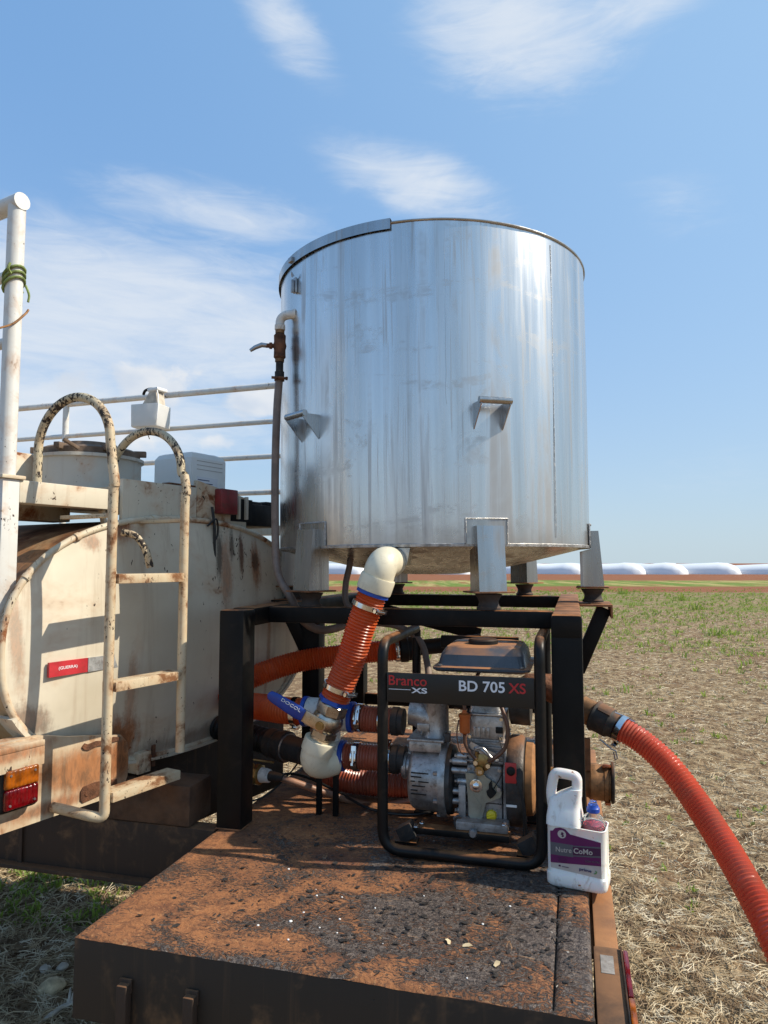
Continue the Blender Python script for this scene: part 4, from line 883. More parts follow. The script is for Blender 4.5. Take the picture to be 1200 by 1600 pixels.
def delivery():
    t = thing('delivery_hose', 'red ribbed hose drooping from the right side toward the ground', 'hose', DECK, (1.1, .8, 0))
    s = dv(968, 1136, .80)
    inv = DECK.inverted()
    def wp(px, py, d):
        r = _ray(px, py); return inv @ (V((0, 0, EYE)) + r * (d / r.y))
    pts = [wp(966, 1137, 2.02), wp(1002, 1158, 1.98), wp(1044, 1196, 1.92), wp(1088, 1254, 1.84), wp(1132, 1322, 1.74), wp(1170, 1388, 1.65), wp(1203, 1452, 1.58), wp(1245, 1550, 1.50), wp(1290, 1690, 1.40)]
    g = pts[-1].copy(); pts.append(V((g.x + .05, g.y - .10, -.52))); pts.append(V((g.x + .16, g.y - .35, -.68))); pts.append(V((g.x + .5, g.y - 1.2, -.695)))
    hose_mb(pts, .0325, .0098, .0028, 22).build('hose', 'hose_red', t, sharp=80)
    a = wp(966, 1137, 2.02); d = (wp(1002, 1158, 1.98) - a).normalized(); d2 = (d + V((0, 0, .05))).normalized()
    clamp(t, a + d * .008, d, .036, (0, .6, -1), .015)
    MB().lathe(a - d2 * .075, d2, [(0, .034), (.0, .043), (.004, .046), (.010, .043), (.012, .042), (.05, .042), (.056, .037), (.07, .035), (.07, .03)], 24).obox(a - d2 * .045 + V((0, -.03, .028)), d2 * .018, V((0, .003, .003)), V((0, -.003, .003))).build('hose_coupling', 'rubber', t)
    MB().lathe(a - d2 * .17, d2, [(0, .030), (.0, .034), (.02, .034), (.022, .031), (.05, .031), (.055, .037), (.095, .037)], 24).build('pipe_stub', 'rust_brass', t)
    MB().tube(crspline([a - d2 * .17, a - d2 * .22, a - d2 * .26 + V((-.03, .02, 0)), V((.95, .98, .40))], 8), .03, 18).build('outlet_pipe', 'rust_iron', t)
    MB().beam(a - d2 * .10 + V((-.04, -.03, .03)), a - d2 * .13 + V((-.005, -.034, -.03)), .014, .006, bev=.001).build('cam_arm', 'rust_brass', t)
    MB().tube([a + V((-.03, 0, .038)), a + V((.01, 0, .032)), a + V((.045, 0, .018)), a + V((.03, 0, .028)), a + V((-.01, 0, .042))], .0025, 8).build('cam_lever', 'galv', t)
    MB().tube([a + V((-.05, 0, -.035)), a + V((-.02, 0, -.06)), a + V((-.008, 0, -.065)), a + V((-.004, 0, -.085)), a + V((-.010, 0, -.09)), a + V((-.014, 0, -.068))], .0022, 8).build('pull_ring', 'galv', t)
    MB().beam(a - d2 * .17 + V((0, -.01, .03)), a - d2 * .15 + V((.0, -.01, .06)), .006, .006).build('pin', 'rust_iron', t)
    t = thing('capped_coupling', 'dusty brown cam coupling with end cap low on the stand right side', 'pipe coupling', DECK, tuple(dv(940, 1220, .85)))
    c = dv(916, 1219, .86)
    MB().lathe(c + V((-.10, 0, .0)), (1, 0, -.02), [(0, .03), (.09, .03), (.09, .042), (.105, .044), (.112, .051), (.128, .052), (.131, .050), (.148, .050), (.150, .052), (.160, .052), (.162, .046), (.168, .046)], 28).build('coupling_body', 'rust_brass', t)
    MB().lathe(c + V((.066, 0, -.001)), (1, 0, -.02), [(0, .044), (.003, .057), (.008, .058), (.011, .055)], 28).build('end_cap', 'rubber', t)
    MB().obox(c + V((.056, -.018, .048)), (.011, 0, 0), (0, .012, -.004), (0, .001, .004), .002).obox(c + V((.058, -.012, -.052)), (.008, 0, 0), (0, .012, .004), (0, 0, .004), .002).build('cam_arm', 'orange_plastic', t)
    MB().obox(c + V((.005, -.03, .082)), (.008, 0, 0), (0, .006, 0), (0, 0, .045), .001).build('strap', 'stand_rust', t)
delivery()
# ------------------------------------------------------------------ motor pump
def motor_pump():
    t = thing('motor_pump', 'black framed diesel water pump with dusty fuel tank standing on the platform', 'pump', DECK, (.72, .77, 0))
    def P(px, py, v=.68): return dv(px, py, v)
    uL, uR, vF, vB, wL, wR = .517, .934, .556, .985, .560, .572
    for nm, v0, v1 in (('front_tube', vF, .99), ('rear_tube', vB, .56)):
        sg = 1 if v0 < .7 else -1
        if sg > 0:
            pts = [(uL, vB - .01, wL), (uL, v0, wL), (uL, v0, .015), (uR, v0, .015), (uR, v0, wR), (uR, vB - .01, wR)]
        else:
            pts = [(uL, v0, wL - .005), (uL, v0, .015), (uR, v0, .015), (uR, v0, wR - .005)]
        MB().tube(fillet(pts, .055, 8), .0145, 16).build(nm, 'black_tube', t, sharp=60)
    MB().box(.60, .85, vB - .012, vB + .012, .50, .54, .004).build('rear_panel', 'black_tube', t)
    pn = MB().box(uL + .014, uR - .014, .546, .5515, .404, .482, .002).build('name_panel', 'panel_black', t)
    X, Z = (1, 0, 0), (0, 0, 1); vt = .5455
    text('lettering', 'Branco', 'letter_red', pn, (.537, vt, .449), X, Z, width=.104, height=.026, bold=.008)
    text('lettering', 'XS', 'letter_white', pn, (.599, vt, .430), X, Z, width=.043, height=.0145, bold=.022)
    MB().box(.537, .597, vt - .0004, vt, .4375, .439).build('underline', 'letter_white', pn)
    text('lettering', 'BD 705', 'letter_white', pn, (.727, vt, .441), X, Z, width=.119, height=.028, bold=.016)
    text('lettering', 'XS', 'letter_red', pn, (.855, vt, .441), X, Z, width=.044, height=.0265, bold=.016)
    # fuel tank
    def rr(u0, u1, v0, v1, w, r=.02, n=4):
        out = []
        for cx, cy, a0 in ((u1 - r, v1 - r, 0), (u0 + r, v1 - r, 90), (u0 + r, v0 + r, 180), (u1 - r, v0 + r, 270)):
            for i in range(n + 1):
                a = R(a0 + 90 * i / n); out.append(V((cx + r * math.cos(a), cy + r * math.sin(a), w)))
        return out
    f = MB().loft([rr(.648, .898, .625, .90, .478), rr(.640, .906, .617, .908, .484), rr(.640, .906, .617, .908, .490), rr(.652, .894, .630, .895, .493), rr(.660, .888, .637, .89, .523, .025), rr(.672, .876, .655, .875, .541, .03), rr(.69, .855, .675, .86, .545, .03)])
    ft = f.build('fuel_tank', 'fuel_tank', t, sharp=30)
    MB().lathe((.768, .735, .543), Z, [(0, .042), (.012, .042), (.016, .038), (.018, .0)], 28).build('fuel_cap', 'black_plastic', ft)
    MB().box(.745, .81, .655, .66, .538, .5405).build('sticker', 'yellow_plastic', ft)
    for u in (.662, .884): MB().lathe((u, .628, .4935), Z, [(0, .006), (.004, .006)], 6).build('bolt', 'galv', ft)
    # pump end
    a = P(636, 1230, .76); b = P(684, 1232, .76); c0 = V((.553, .77, .148)); r0 = .092
    ph = MB().lathe(c0, X, [(0, .045), (0, .078), (.006, .086), (.014, .090), (.088, .094), (.090, .097)], 40).build('pump_housing', 'cast_alu', t)
    MB().lathe(c0 + V((.090, 0, 0)), X, [(0, .105), (.016, .106), (.020, .104)], 40).build('flange', 'cast_alu', ph)
    for k in range(8):
        a = R(22.5 + 45 * k); MB().lathe(c0 + V((.078, math.cos(a) * .1, math.sin(a) * .1)), X, [(0, .006), (.012, .006)], 6).build('bolt', 'galv', ph)
    m = MB()   # scuffed rating text strips on the housing
    for k in range(7):
        an = R(196 + k * 3.4); y = .77 + math.cos(an) * .0925; z = .148 + .010 - math.sin(an) * 0 + (.038 - k * .0125)
    MB().lathe(c0 + V((.110, 0, 0)), X, [(0, .098), (.012, .096), (.018, .086), (.024, .06), (.05, .052), (.06, .052)], 32).build('back_plate', 'engine_dark', ph)
    MB().lathe(c0 + V((-.03, 0, .028)), X, [(0, .034), (.004, .038), (.014, .038), (.016, .034), (.032, .036)], 24).build('inlet_neck', 'cast_alu', ph)
    # inspection marks stamped on the housing
    for k, (w0, du, ln) in enumerate(((.182, .0, .05), (.172, .0, .03), (.160, .0, .012), (.160, .022, .03), (.148, .004, .038), (.136, .0, .02), (.125, .0, .045))):
        y = .77 - math.sqrt(max(0, .0935 ** 2 - (w0 - .148) ** 2)); MB().box(.566 + du, .566 + du + ln, y - .0012, y + .004, w0 - .0012, w0 + .0012).build('rating_mark', 'black_plastic', ph)
    # top box and discharge elbow
    MB().box(.553, .648, .715, .83, .232, .262, .005).build('pump_neck', 'cast_alu', ph)
    MB().box(.548, .656, .708, .838, .262, .270, .003).build('neck_flange', 'cast_alu', ph)
    tw = MB().lathe((.622, .77, .27), Z, [(0, .044), (.01, .039), (.09, .038), (.095, .041), (.106, .041), (.108, .036)], 28)
    tw.tube([V((.545, .77, .332)), V((.565, .77, .330)), V((.600, .77, .318)), V((.622, .77, .305))], [.0375, .038, .038, .034], 26)
    tw.obox((.592, .735, .298), (.018, 0, 0), (0, .004, 0), (0, 0, .011), .002)
    tw.build('discharge_elbow', 'cast_alu', ph, sharp=45)
    MB().lathe((.620, .77, .377), Z, [(0, .022), (.012, .02), (.014, .010), (.03, .010), (.032, .018), (.04, .018)], 16).build('filler_cap', 'black_plastic', ph)
    MB().obox((.664, .73, .275), (.008, 0, 0), (0, .01, 0), (0, 0, .012), .003).build('lug', 'engine_dark', ph)
    # engine
    g = MB().box(.724, .822, .690, .88, .030, .215, .008).build('crankcase', 'engine_grey', t)
    MB().box(.728, .826, .70, .87, .2155, .285, .004).build('cylinder', 'engine_grey', t)
    for k in range(5): MB().box(.722, .832, .693, .878, .222 + k * .013, .2265 + k * .013, .001).build('cooling_fin', 'engine_grey', t)
    MB().box(.726, .828, .692, .875, .2855, .350, .008).build('cylinder_head', 'cast_alu', t)
    for k in range(4): MB().box(.742 + k * .013, .750 + k * .013, .688, .692, .292, .318, .0015).build('head_rib', 'cast_alu', t)
    MB().box(.720, .832, .688, .88, .3505, .3555, .001).build('head_gasket_rim', 'galv', t)
    MB().loft([rr(.728, .822, .70, .87, .356, .015), rr(.738, .812, .71, .86, .395, .015), rr(.746, .804, .72, .85, .402, .015)]).build('rocker_cover', 'cast_alu', t, sharp=30)
    MB().box(.806, .826, .684, .692, .305, .322, .003).build('black_clip', 'black_plastic', t)
    # left lugs and rods between pump and engine
    for k, (w, L) in enumerate(((.233, .03), (.217, .044), (.192, .05), (.163, .03), (.135, .044), (.108, .044), (.083, .03), (.060, .034))):
        MB().lathe((.724, .705, w), (-1, 0, 0), [(0, .0095), (L - .003, .0095), (L, .007)], 14).lathe((.724 - L, .705, w), (-1, 0, 0), [(0, .005), (.006, .005)], 6).build('lug', 'cast_alu', g)
    for w in (.205, .125): MB().cyl((.66, .72, w), (.726, .72, w), .007, 12).build('tie_rod', 'engine_dark', g)
    MB().lathe((.66, .75, .165), X, [(0, .055), (.03, .04), (.062, .042)], 24).build('adaptor', 'engine_dark', g)
    # olive control plate
    pl = [(.722, .196), (.772, .193), (.805, .172), (.822, .150), (.818, .136), (.796, .126), (.778, .118), (.768, .078), (.758, .068), (.738, .070), (.731, .082), (.728, .14)]
    cp = MB().prism([V((u, .676, w)) for u, w in pl], (0, .005, 0)).build('control_plate', 'plate_olive', t, sharp=30)
    MB().prism([V((u * .62 + .745 * .38, .6745, w * .62 + .115 * .38 - .006)) for u, w in pl[:1] + pl[6:]], (0, .003, 0)).build('pressing', 'plate_olive', cp)
    MB().lathe((.752, .676, .163), (0, -1, 0), [(0, .0185), (.003, .0175), (.004, .012)], 24).lathe((.752, .672, .163), (0, -1, 0), [(0, .009), (.007, .009), (.009, .006)], 6).build('big_bolt', 'chrome', cp)
    MB().lathe((.814, .676, .158), (0, -1, 0), [(0, .006), (.005, .006)], 6).build('bolt', 'galv', cp)
    kn = [(.788, .173), (.795, .182), (.797, .160), (.808, .150), (.800, .140), (.792, .134), (.784, .142), (.781, .153), (.788, .158)]
    MB().prism([V((u, .664, w)) for u, w in kn], (0, .011, 0)).build('stop_knob', 'black_plastic', cp)
    MB().lathe((.792, .692, .083), (0, -1, 0), [(0, .015), (.006, .015), (.010, .013), (.012, .008)], 20).obox((.792, .678, .083), (.0115, 0, .004), (0, .003, 0), (-.0008, 0, .0026)).build('dipstick_cap', 'yellow_plastic', t)
    # injection pump cluster
    MB().lathe((.768, .69, .225), (0, -1, 0), [(0, .026), (.012, .024), (.016, .012)], 16).cyl((.752, .68, .216), (.752, .68, .255), .008, 12).cyl((.785, .684, .214), (.785, .684, .236), .007, 12).lathe((.762, .675, .205), (0, -1, 0), [(0, .015), (.01, .013)], 8).build('injector_pump', 'brass', t)
    for u, w in ((.752, .226), (.786, .220), (.764, .203)): MB().lathe((u, .672, w), (0, -1, 0), [(0, .0065), (.007, .0065)], 6).build('bolt', 'chrome', t)
    MB().tube(crspline([V((.735, .69, .26)), V((.765, .678, .262)), V((.80, .68, .235)), V((.812, .684, .232))], 6), .005, 8).obox((.77, .682, .256), (.036, 0, -.016), (0, .002, 0), (.004, 0, .008)).build('bracket_strip', 'galv', t)
    MB().lathe((.722, .672, .300), Z, [(0, .004), (.006, .0135), (.012, .015), (.046, .015), (.05, .017), (.056, .017), (.06, .008), (.068, .005)], 18).build('fuel_filter', 'orange_plastic', t)
    for k, pts in enumerate((((.722, .672, .30), (.724, .672, .275), (.735, .672, .255), (.752, .672, .236)), ((.722, .672, .368), (.722, .68, .40), (.74, .72, .43), (.76, .74, .475)), ((.81, .70, .40), (.828, .668, .372), (.842, .66, .325), (.834, .66, .275), (.806, .662, .245), (.788, .668, .232)), ((.706, .668, .34), (.702, .66, .30), (.71, .66, .26), (.72, .67, .245)))):
        MB().tube(crspline([V(p) for p in pts], 8), .0055 if k != 3 else .002, 10).build('fuel_line', 'fuel_line', t)
    for u, w in ((.731, .205), (.815, .205), (.731, .042), (.815, .042), (.815, .11), (.776, .208), (.776, .04)): MB().lathe((u, .690, w), (0, -1, 0), [(0, .0062), (.002, .0062), (.002, .0045), (.007, .0045)], 6).build('case_bolt', 'galv', g)
    for k in range(5): MB().box(.772 + k * .0085, .7745 + k * .0085, .6865, .690, .05, .10, .0006).build('case_rib', 'engine_grey', g)
    MB().box(.7205, .8245, .6875, .8825, .113, .1155, .0005).build('case_seam', 'engine_dark', g)
    for u, w in ((.733, .292), (.821, .292), (.733, .343), (.821, .343)): MB().lathe((u, .691, w), (0, -1, 0), [(0, .0052), (.005, .0052)], 6).build('head_bolt', 'chrome', t)
    for u in (.752, .80): MB().lathe((u, .80, .4025), Z, [(0, .008), (.005, .008), (.006, .004), (.014, .004)], 8).build('cover_nut', 'galv', t)
    MB().tube(crspline([V((.80, .672, .158)), V((.822, .664, .20)), V((.83, .662, .25)), V((.815, .67, .30))], 8), .0016, 6).build('throttle_cable', 'cable_black', t)
    MB().tube([V((.752 + .004 * math.cos(k * .9), .668 + .004 * math.sin(k * .9), .176 + k * .0006)) for k in range(60)], .0007, 5).build('governor_spring', 'galv', t)
    MB().tube(crspline([V((.745, .675, .24)), V((.752, .668, .262)), V((.772, .667, .268)), V((.788, .67, .25)), V((.79, .675, .232))], 8), .0028, 8).build('injector_line', 'galv', t)
    MB().tube(crspline([V((.742, .685, .40)), V((.748, .672, .412)), V((.77, .67, .405)), V((.785, .68, .40)), V((.80, .69, .405))], 8), .0035, 8).build('return_line', 'fuel_line', t)
    MB().lathe((.775, .70, .392), (0, -1, 0), [(0, .010), (.010, .010), (.012, .006), (.022, .006)], 10).build('injector', 'brass', t)
    MB().obox((.712, .69, .105), (.010, 0, 0), (0, .012, 0), (0, 0, .055), .003).build('lug_rail', 'engine_grey', g)
    for k in range(6): MB().box(.9115, .9125, .735 + k * .014, .742 + k * .014, .14, .195).build('starter_slot', 'black_plastic', t)
    # flywheel side
    MB().lathe((.834, .775, .158), X, [(0, .095), (.0, .118), (.008, .124), (.038, .124), (.046, .118), (.050, .09)], 48).build('flywheel_shroud', 'engine_dark', t)
    MB().box(.824, .834, .69, .86, .03, .26, .003).build('shroud_plate', 'engine_grey', t)
    MB().lathe((.884, .775, .165), X, [(0, .10), (.018, .098), (.024, .09), (.028, .05)], 36).build('recoil_starter', 'dusty_orange', t)
    MB().obox((.849, .648, .212), (.0155, 0, 0), (0, .003, 0), (0, 0, .027), .004).build('red_switch_plate', 'red_plastic', t)
    MB().lathe((.850, .646, .218), (0, -1, 0), [(0, .012), (.008, .011), (.012, .006)], 16).build('switch_knob', 'black_plastic', t)
    MB().box(.836, .864, .6485, .651, .122, .128).build('serial_label', 'white_plastic', t)
    for k in range(3): MB().tube(crspline([V((.862, .648, .205)), V((.874 + .002 * k, .640, .17)), V((.882 + .003 * k, .638, .11)), V((.880 + .004 * k, .645, .05 - .01 * k)), V((.87, .66, .02))], 8), .0018, 6).build('wire', 'cable_black', t)
    mf = MB().lathe((.835, .80, .355), X, [(0, .03), (.004, .046), (.06, .048), (.064, .03)], 28).build('muffler', 'engine_dark', t)
    MB().box(.866, .92, .70, .86, .385, .402, .004).build('heat_shield', 'dusty_orange', t)
    MB().lathe((.70, .80, .375), (0, 0, 1), [(-.03, .02), (-.02, .045), (.03, .05), (.035, .02)], 24).obox((.69, .77, .385), (.03, 0, 0), (0, .03, 0), (0, 0, .018), .006).build('air_filter', 'black_plastic', t)
    # base
    MB().box(.585, .845, .63, .67, .034, .052, .003).build('base_rail', 'black_tube', t)
    MB().box(.585, .845, .86, .90, .034, .052, .003).build('base_rail', 'black_tube', t)
    MB().box(.70, .84, .64, .70, .053, .075, .003).build('engine_foot', 'engine_grey', t)
    for u, v in ((.565, .64), (.895, .63), (.565, .88), (.895, .88)):
        mt = MB().obox((u, v, .036), (.020, 0, .012), (0, .02, 0), (-.010, 0, .018), .003).build('rubber_mount', 'rubber', t)
        MB().obox((u, v, .012), (.03, 0, 0), (0, .022, 0), (0, 0, .003)).build('mount_plate', 'black_tube', mt)
    for u, v, w in ((.592, .63, .053), (.602, .66, .053), (.83, .64, .076)): MB().lathe((u, v, w), Z, [(0, .009), (.002, .009), (.002, .006), (.008, .006)], 8).build('bolt', 'chrome', t)
    MB().lathe((.748, .638, .05), (0, -1, 0), [(0, .012), (.008, .012), (.012, .009)], 8).build('drain_bolt', 'galv', t)
    MB().lathe((.705, .67, .062), (0, -1, 0), [(0, .016), (.01, .014)], 14).build('drain_cap', 'engine_dark', t)
motor_pump()

# ------------------------------------------------------------------ cut-open jug and the bottle in it
def jug():
    JF = DECK @ Matrix.Translation(V((.944, .487, 0))) @ Matrix.Rotation(R(-9), 4, 'Z')
    t = thing('plastic_jug', 'white plastic jug with purple label and top cut open on the platform edge', 'jug', JF, (.07, .045, 0))
    W, D, H = .142, .088, .146
    def rr(x0, x1, y0, y1, z, r=.016, n=5, zs=0):
        out = []
        for cx, cy, a0 in ((x1 - r, y1 - r, 0), (x0 + r, y1 - r, 90), (x0 + r, y0 + r, 180), (x1 - r, y0 + r, 270)):
            for i in range(n + 1):
                a = R(a0 + 90 * i / n); x = cx + r * math.cos(a); out.append(V((x, cy + r * math.sin(a), z + zs * x)))
        return out
    k = .0025; sl = -.03
    body = MB().loft([rr(.006, W - .006, .006, D - .006, .0, .014), rr(.001, W - .001, .001, D - .001, .005), rr(0, W, 0, D, .012), rr(0, W, 0, D, .030), rr(.0025, W - .0025, .0025, D - .0025, .034), rr(.0025, W - .0025, .0025, D - .0025, H - .004, zs=sl), rr(.001, W - .001, .001, D - .001, H, zs=sl),
                      rr(.004, W - .004, .004, D - .004, H + .0005, zs=sl), rr(.006, W - .006, .006, D - .006, H - .006, zs=sl), rr(.006, W - .006, .006, D - .006, .012)], True, True)
    body.build('body', 'jug_plastic', t, sharp=40)
    sh = MB().loft([rr(.0, .082, 0, D, H - .004, .016), rr(.0, .081, .004, D - .004, H + .012, .016), rr(.002, .080, .014, D - .014, H + .030, .016), rr(.004, .080, .022, D - .022, H + .050, .014), rr(.030, .081, .022, D - .022, H + .066, .012), rr(.056, .082, .024, D - .024, H + .078, .010)])
    sh.build('shoulder', 'jug_plastic', t, sharp=40)
    hp = [(.012, .168), (.008, .205), (.012, .235), (.017, .250), (.028, .256), (.062, .2535), (.070, .248), (.071, .236), (.070, .205)]
    MB().tube(crspline([V((x, D / 2, z)) for x, z in hp], 6), .0125, 14).build('handle', 'jug_plastic', t)
    # label on the front face (y = 0.0025 plane)
    y = .0018
    def poly(pts, off, mt, nm):
        return MB().prism([V((.012 + x * .118, y - off, .036 + z * .096)) for x, z in pts], (0, .0004, 0)).build(nm, mt, t)
    lb = poly([(0, .08), (1, .0), (1, .86), (.4, .95), (.30, 1.06), (.2, 1.08), (.10, 1.05), (.05, .98), (0, .97)], 0, 'label_beige', 'label')
    poly([(0, .20), (1, .30), (1, .86), (.4, .95), (.30, 1.06), (.2, 1.08), (.10, 1.05), (.05, .98), (0, .97)], .0004, 'label_purple', 'label_field')
    poly([(0, .40), (.45, .41), (.45, .70), (0, .70)], .0008, 'label_grey', 'label_band')
    poly([(.45, .43), (1, .50), (1, .755), (.45, .69)], .0008, 'label_grey', 'label_band')
    poly([(.452, .46), (1, .545), (1, .72), (.452, .665)], .0012, 'label_dark', 'label_band')
    n = 20; poly([(.235 + .085 * math.cos(2 * math.pi * i / n), .925 + .098 * math.sin(2 * math.pi * i / n)) for i in range(n)], .0008, 'label_beige', 'emblem')
    poly([(.21, .91), (.235, .985), (.275, .955), (.265, .93), (.28, .88), (.245, .855), (.225, .88), (.25, .905)], .0012, 'label_dark', 'emblem_figure')
    def L(x, z): return V((.012 + x * .118, y - .0014, .036 + z * .096))
    X, Z = (1, 0, .06), (0, 0, 1)
    text('lettering', 'Nutre', 'label_beige', lb, L(.11, .485), X, Z, width=.037, height=.0115, thick=.0002)
    text('lettering', 'CoMo', 'label_beige', lb, L(.465, .51), X, Z, width=.044, height=.0125, bold=.02, thick=.0002)
    text('lettering', 'prime', 'label_blue', lb, L(.57, .10), (1, 0, -.02), Z, width=.028, height=.0085, bold=.02, thick=.0002)
    text('lettering', 'COM. NUTRE', 'label_grey', lb, L(.69, .345), X, Z, width=.033, height=.0042, thick=.0002)
    for k in range(3): MB().box(.012 + .15 * .118, .012 + .33 * .118, y - .0009, y - .0005, .036 + (.26 + .04 * k) * .096, .036 + (.27 + .04 * k) * .096).build('small_print', 'label_dark', lb)
    MB().box(.012 + .16 * .118, .012 + .20 * .118, y - .0009, y - .0005, .036 + .135 * .096, .036 + .175 * .096).box(.012 + .23 * .118, .012 + .36 * .118, y - .0009, y - .0005, .036 + .135 * .096, .036 + .150 * .096).build('small_print', 'label_dark', lb)
    MB().tube([L(.86, .10), L(.895, .115), L(.905, .15), L(.885, .17)], .0011, 8).build('leaf_mark', 'label_green', lb)
    # drink bottle standing inside
    b = thing('drink_bottle', 'clear bottle of pink drink with blue cap inside the white jug', 'bottle', JF, (.108, .045, .013))
    o = V((.108, .045, .013))
    MB().lathe(o, (0, 0, 1), [(0, .022), (.004, .028), (.09, .028), (.10, .026), (.11, .028), (.128, .0285), (.142, .026), (.152, .020), (.158, .013), (.166, .0115), (.166, .0095), (.158, .011), (.150, .018), (.140, .024), (.128, .0265), (.09, .026), (.006, .026), (.004, .02)], 32, caps=False).build('bottle', 'pet_clear', b, sharp=60)
    MB().lathe(o + V((0, 0, .007)), (0, 0, 1), [(0, .0255), (.082, .0255), (.092, .0242), (.102, .0255), (.120, .0258), (.126, .0250)], 32).build('pink_drink', 'pink_drink', b, sharp=60)
    c = MB().lathe(o + V((0, 0, .160)), (0, 0, 1), [(0, .0145), (.001, .0155), (.010, .0155), (.012, .0135), (.017, .012)], 24).build('cap', 'blue_rubber', b)
    MB().lathe(o + V((0, 0, .1765)), (0, 0, 1), [(0, .0105), (.006, .010), (.009, .0085)], 20).build('spout', 'pet_clear', b)
jug()

# ------------------------------------------------------------------ tanker
TCt, TCz, TA, TBz = .55, 1.48, .75, .44
def sup(a, s, k=1., e=2.35):
    c, n_ = math.cos(a), math.sin(a)
    return V((TCt + TA * k * math.copysign(abs(c) ** (2 / e), c), s, TCz + TBz * k * math.copysign(abs(n_) ** (2 / e), n_)))
def tanker():
    t = thing('tanker_trailer', 'old cream tanker with rust stains, rear ladder and white railings', 'tanker', TANK, (.55, 1.2, 0))
    N = 96; A = [2 * math.pi * i / N for i in range(N)]
    MB().loft([[sup(a, s) for a in A] for s in (.004, .3, 1., 2., 3., 4.2)], False, True).build('barrel', 'barrel_top', t, sharp=60)
    hd_ = MB().loft([[sup(a, -.04 * (1 - k ** 2.2), k) for a in A] for k in (1., .96, .9, .8, .65, .5, .35, .2, .06)], False, True)
    hd_.build('tank_head', 'tanker_cream', t, sharp=60)
    MB().tube([sup(a, .0, 1.004) for a in A], .0115, 10, True).build('rim_bead', 'tanker_rusty', t)
    for a in (100, 128, 152, 214): 
        p = sup(R(a), -.002, 1.004); q = sup(R(a + 1.6), -.002, 1.004); MB().cyl(p, q, .0145, 10).build('bead_joint', 'tanker_rusty', t)
    # reflective strip
    s1 = MB().box(-.061, .079, -.0295, -.020, 1.391, 1.437).build('red_strip', 'strip_red', t); MB().box(.080, .20, -.0315, -.022, 1.391, 1.437).build('silver_strip', 'strip_silver', t)
    text('lettering', '(GUERRA)', 'letter_white', s1, (-.028, -.0297, 1.4085), (1, 0, 0), (0, 0, 1), width=.068, height=.0125, bold=.01, thick=.0004)
    # rusty apron and bumper below the head
    ap = [(-.78, .968), (.17, .968), (.215, .985), (.232, 1.02), (.235, 1.08), (.228, 1.135), (.20, 1.165), (.0, 1.20), (-.10, 1.225), (-.20, 1.225), (-.78, 1.225)]
    MB().prism([V((x, -.055, z)) for x, z in ap], (0, .02, 0)).build('apron_plate', 'tanker_apron', t, sharp=25)
    MB().box(-.80, -.115, -.10, .02, 1.205, 1.222, .003).build('fender_ledge', 'tanker_apron', t)
    MB().box(-.80, -.115, -.10, -.0555, 1.15, 1.2045, .003).build('fender_lip', 'tanker_apron', t)
    pt = MB().prism([V((x, -.059, z)) for x, z in ((.045, .99), (.055, .98), (.18, .992), (.188, 1.0), (.186, 1.022), (.10, 1.034), (.055, 1.030), (.045, 1.018))], (0, .004, 0)).lathe((.068, -.059, 1.006), (0, -1, 0), [(0, .009), (.002, .008)], 12).build('patch_plate', 'rust_iron', t)
    MB().prism([V((x, -.060, z)) for x, z in ((.045, 1.158), (.055, 1.168), (.068, 1.162), (.10, 1.166), (.13, 1.160), (.17, 1.165), (.195, 1.158), (.19, 1.150), (.14, 1.146), (.10, 1.149), (.07, 1.143), (.052, 1.149))], (0, .005, 0)).build('rust_scab', 'rust_iron', t)
    # under-chassis
    MB().box(.30, .42, 1.602, 4., .80, 1.02, .004).build('chassis_rail', 'beam_brown', t)
    MB().box(.78, .90, 1.602, 4., .80, 1.02, .004).build('chassis_rail', 'beam_brown', t)
    MB().box(.24, 1.26, .07, 1.6, .70, 1.035, .01).build('chassis_shade_box', 'beam_brown', t)  # dark chassis mass, widened to block sun and shade the ground at left
    MB().box(.30, .36, -.03, .10, 1.0, 1.075, .006).build('hinge_block', 'tanker_rusty', t); MB().cyl((.385, -.01, 1.01), (.385, -.01, 1.085), .008, 10).build('pin', 'rust_iron', t)
    MB().loft([[sup(a, s, k) for a in A[54:91]] + [sup(a, s, k - .02) for a in reversed(A[54:91])] for s, k in ((-.02, 1.03), (.06, 1.03))]).build('lower_band', 'tanker_frame', t, sharp=40)
    MB().cyl((-.1, 2.4, .53), (1.2, 2.4, .53), .06, 16).build('axle', 'beam_brown', t)
    for x in (.33, .81): MB().box(x, x + .06, 2.34, 2.46, .53, .81).build('axle_mount', 'beam_brown', t)
    for x in (-.2, 1.08):
        w = MB().lathe((x, 2.4, .53), (1, 0, 0), [(0, .25), (0, .44), (.04, .49), (.12, .505), (.18, .49), (.22, .44), (.22, .25)], 40).build('wheel', 'tyre', t)
        MB().lathe((x + .02, 2.4, .53), (1, 0, 0), [(0, .08), (.03, .25), (.15, .26), (.17, .06)], 30).build('rim', 'beam_brown', w)
    # tail lamp
    x0, x1 = -0.247, -0.124
    hs = MB().box(x0, x1, -.094, -.0555, 1.033, 1.167, .018, 4).build('tail_lamp', 'black_plastic', t)
    MB().box(x0 + .010, x1 - .010, -.106, -.0885, 1.1025, 1.156, .016, 4).build('amber_lens', 'lens_amber', hs)
    MB().box(x0 + .010, x1 - .010, -.106, -.0885, 1.044, 1.102, .016, 4).build('red_lens', 'lens_red', hs)
    for x in (x0 + .024, x1 - .024):
        for z in (1.142, 1.058): MB().lathe((x, -.1055, z), (0, -1, 0), [(0, .004), (.003, .003)], 8).build('lens_screw', 'galv', hs)
    # ladder
    LS = -.22; xl, xr = .008, .312; wd = .37
    lad = None
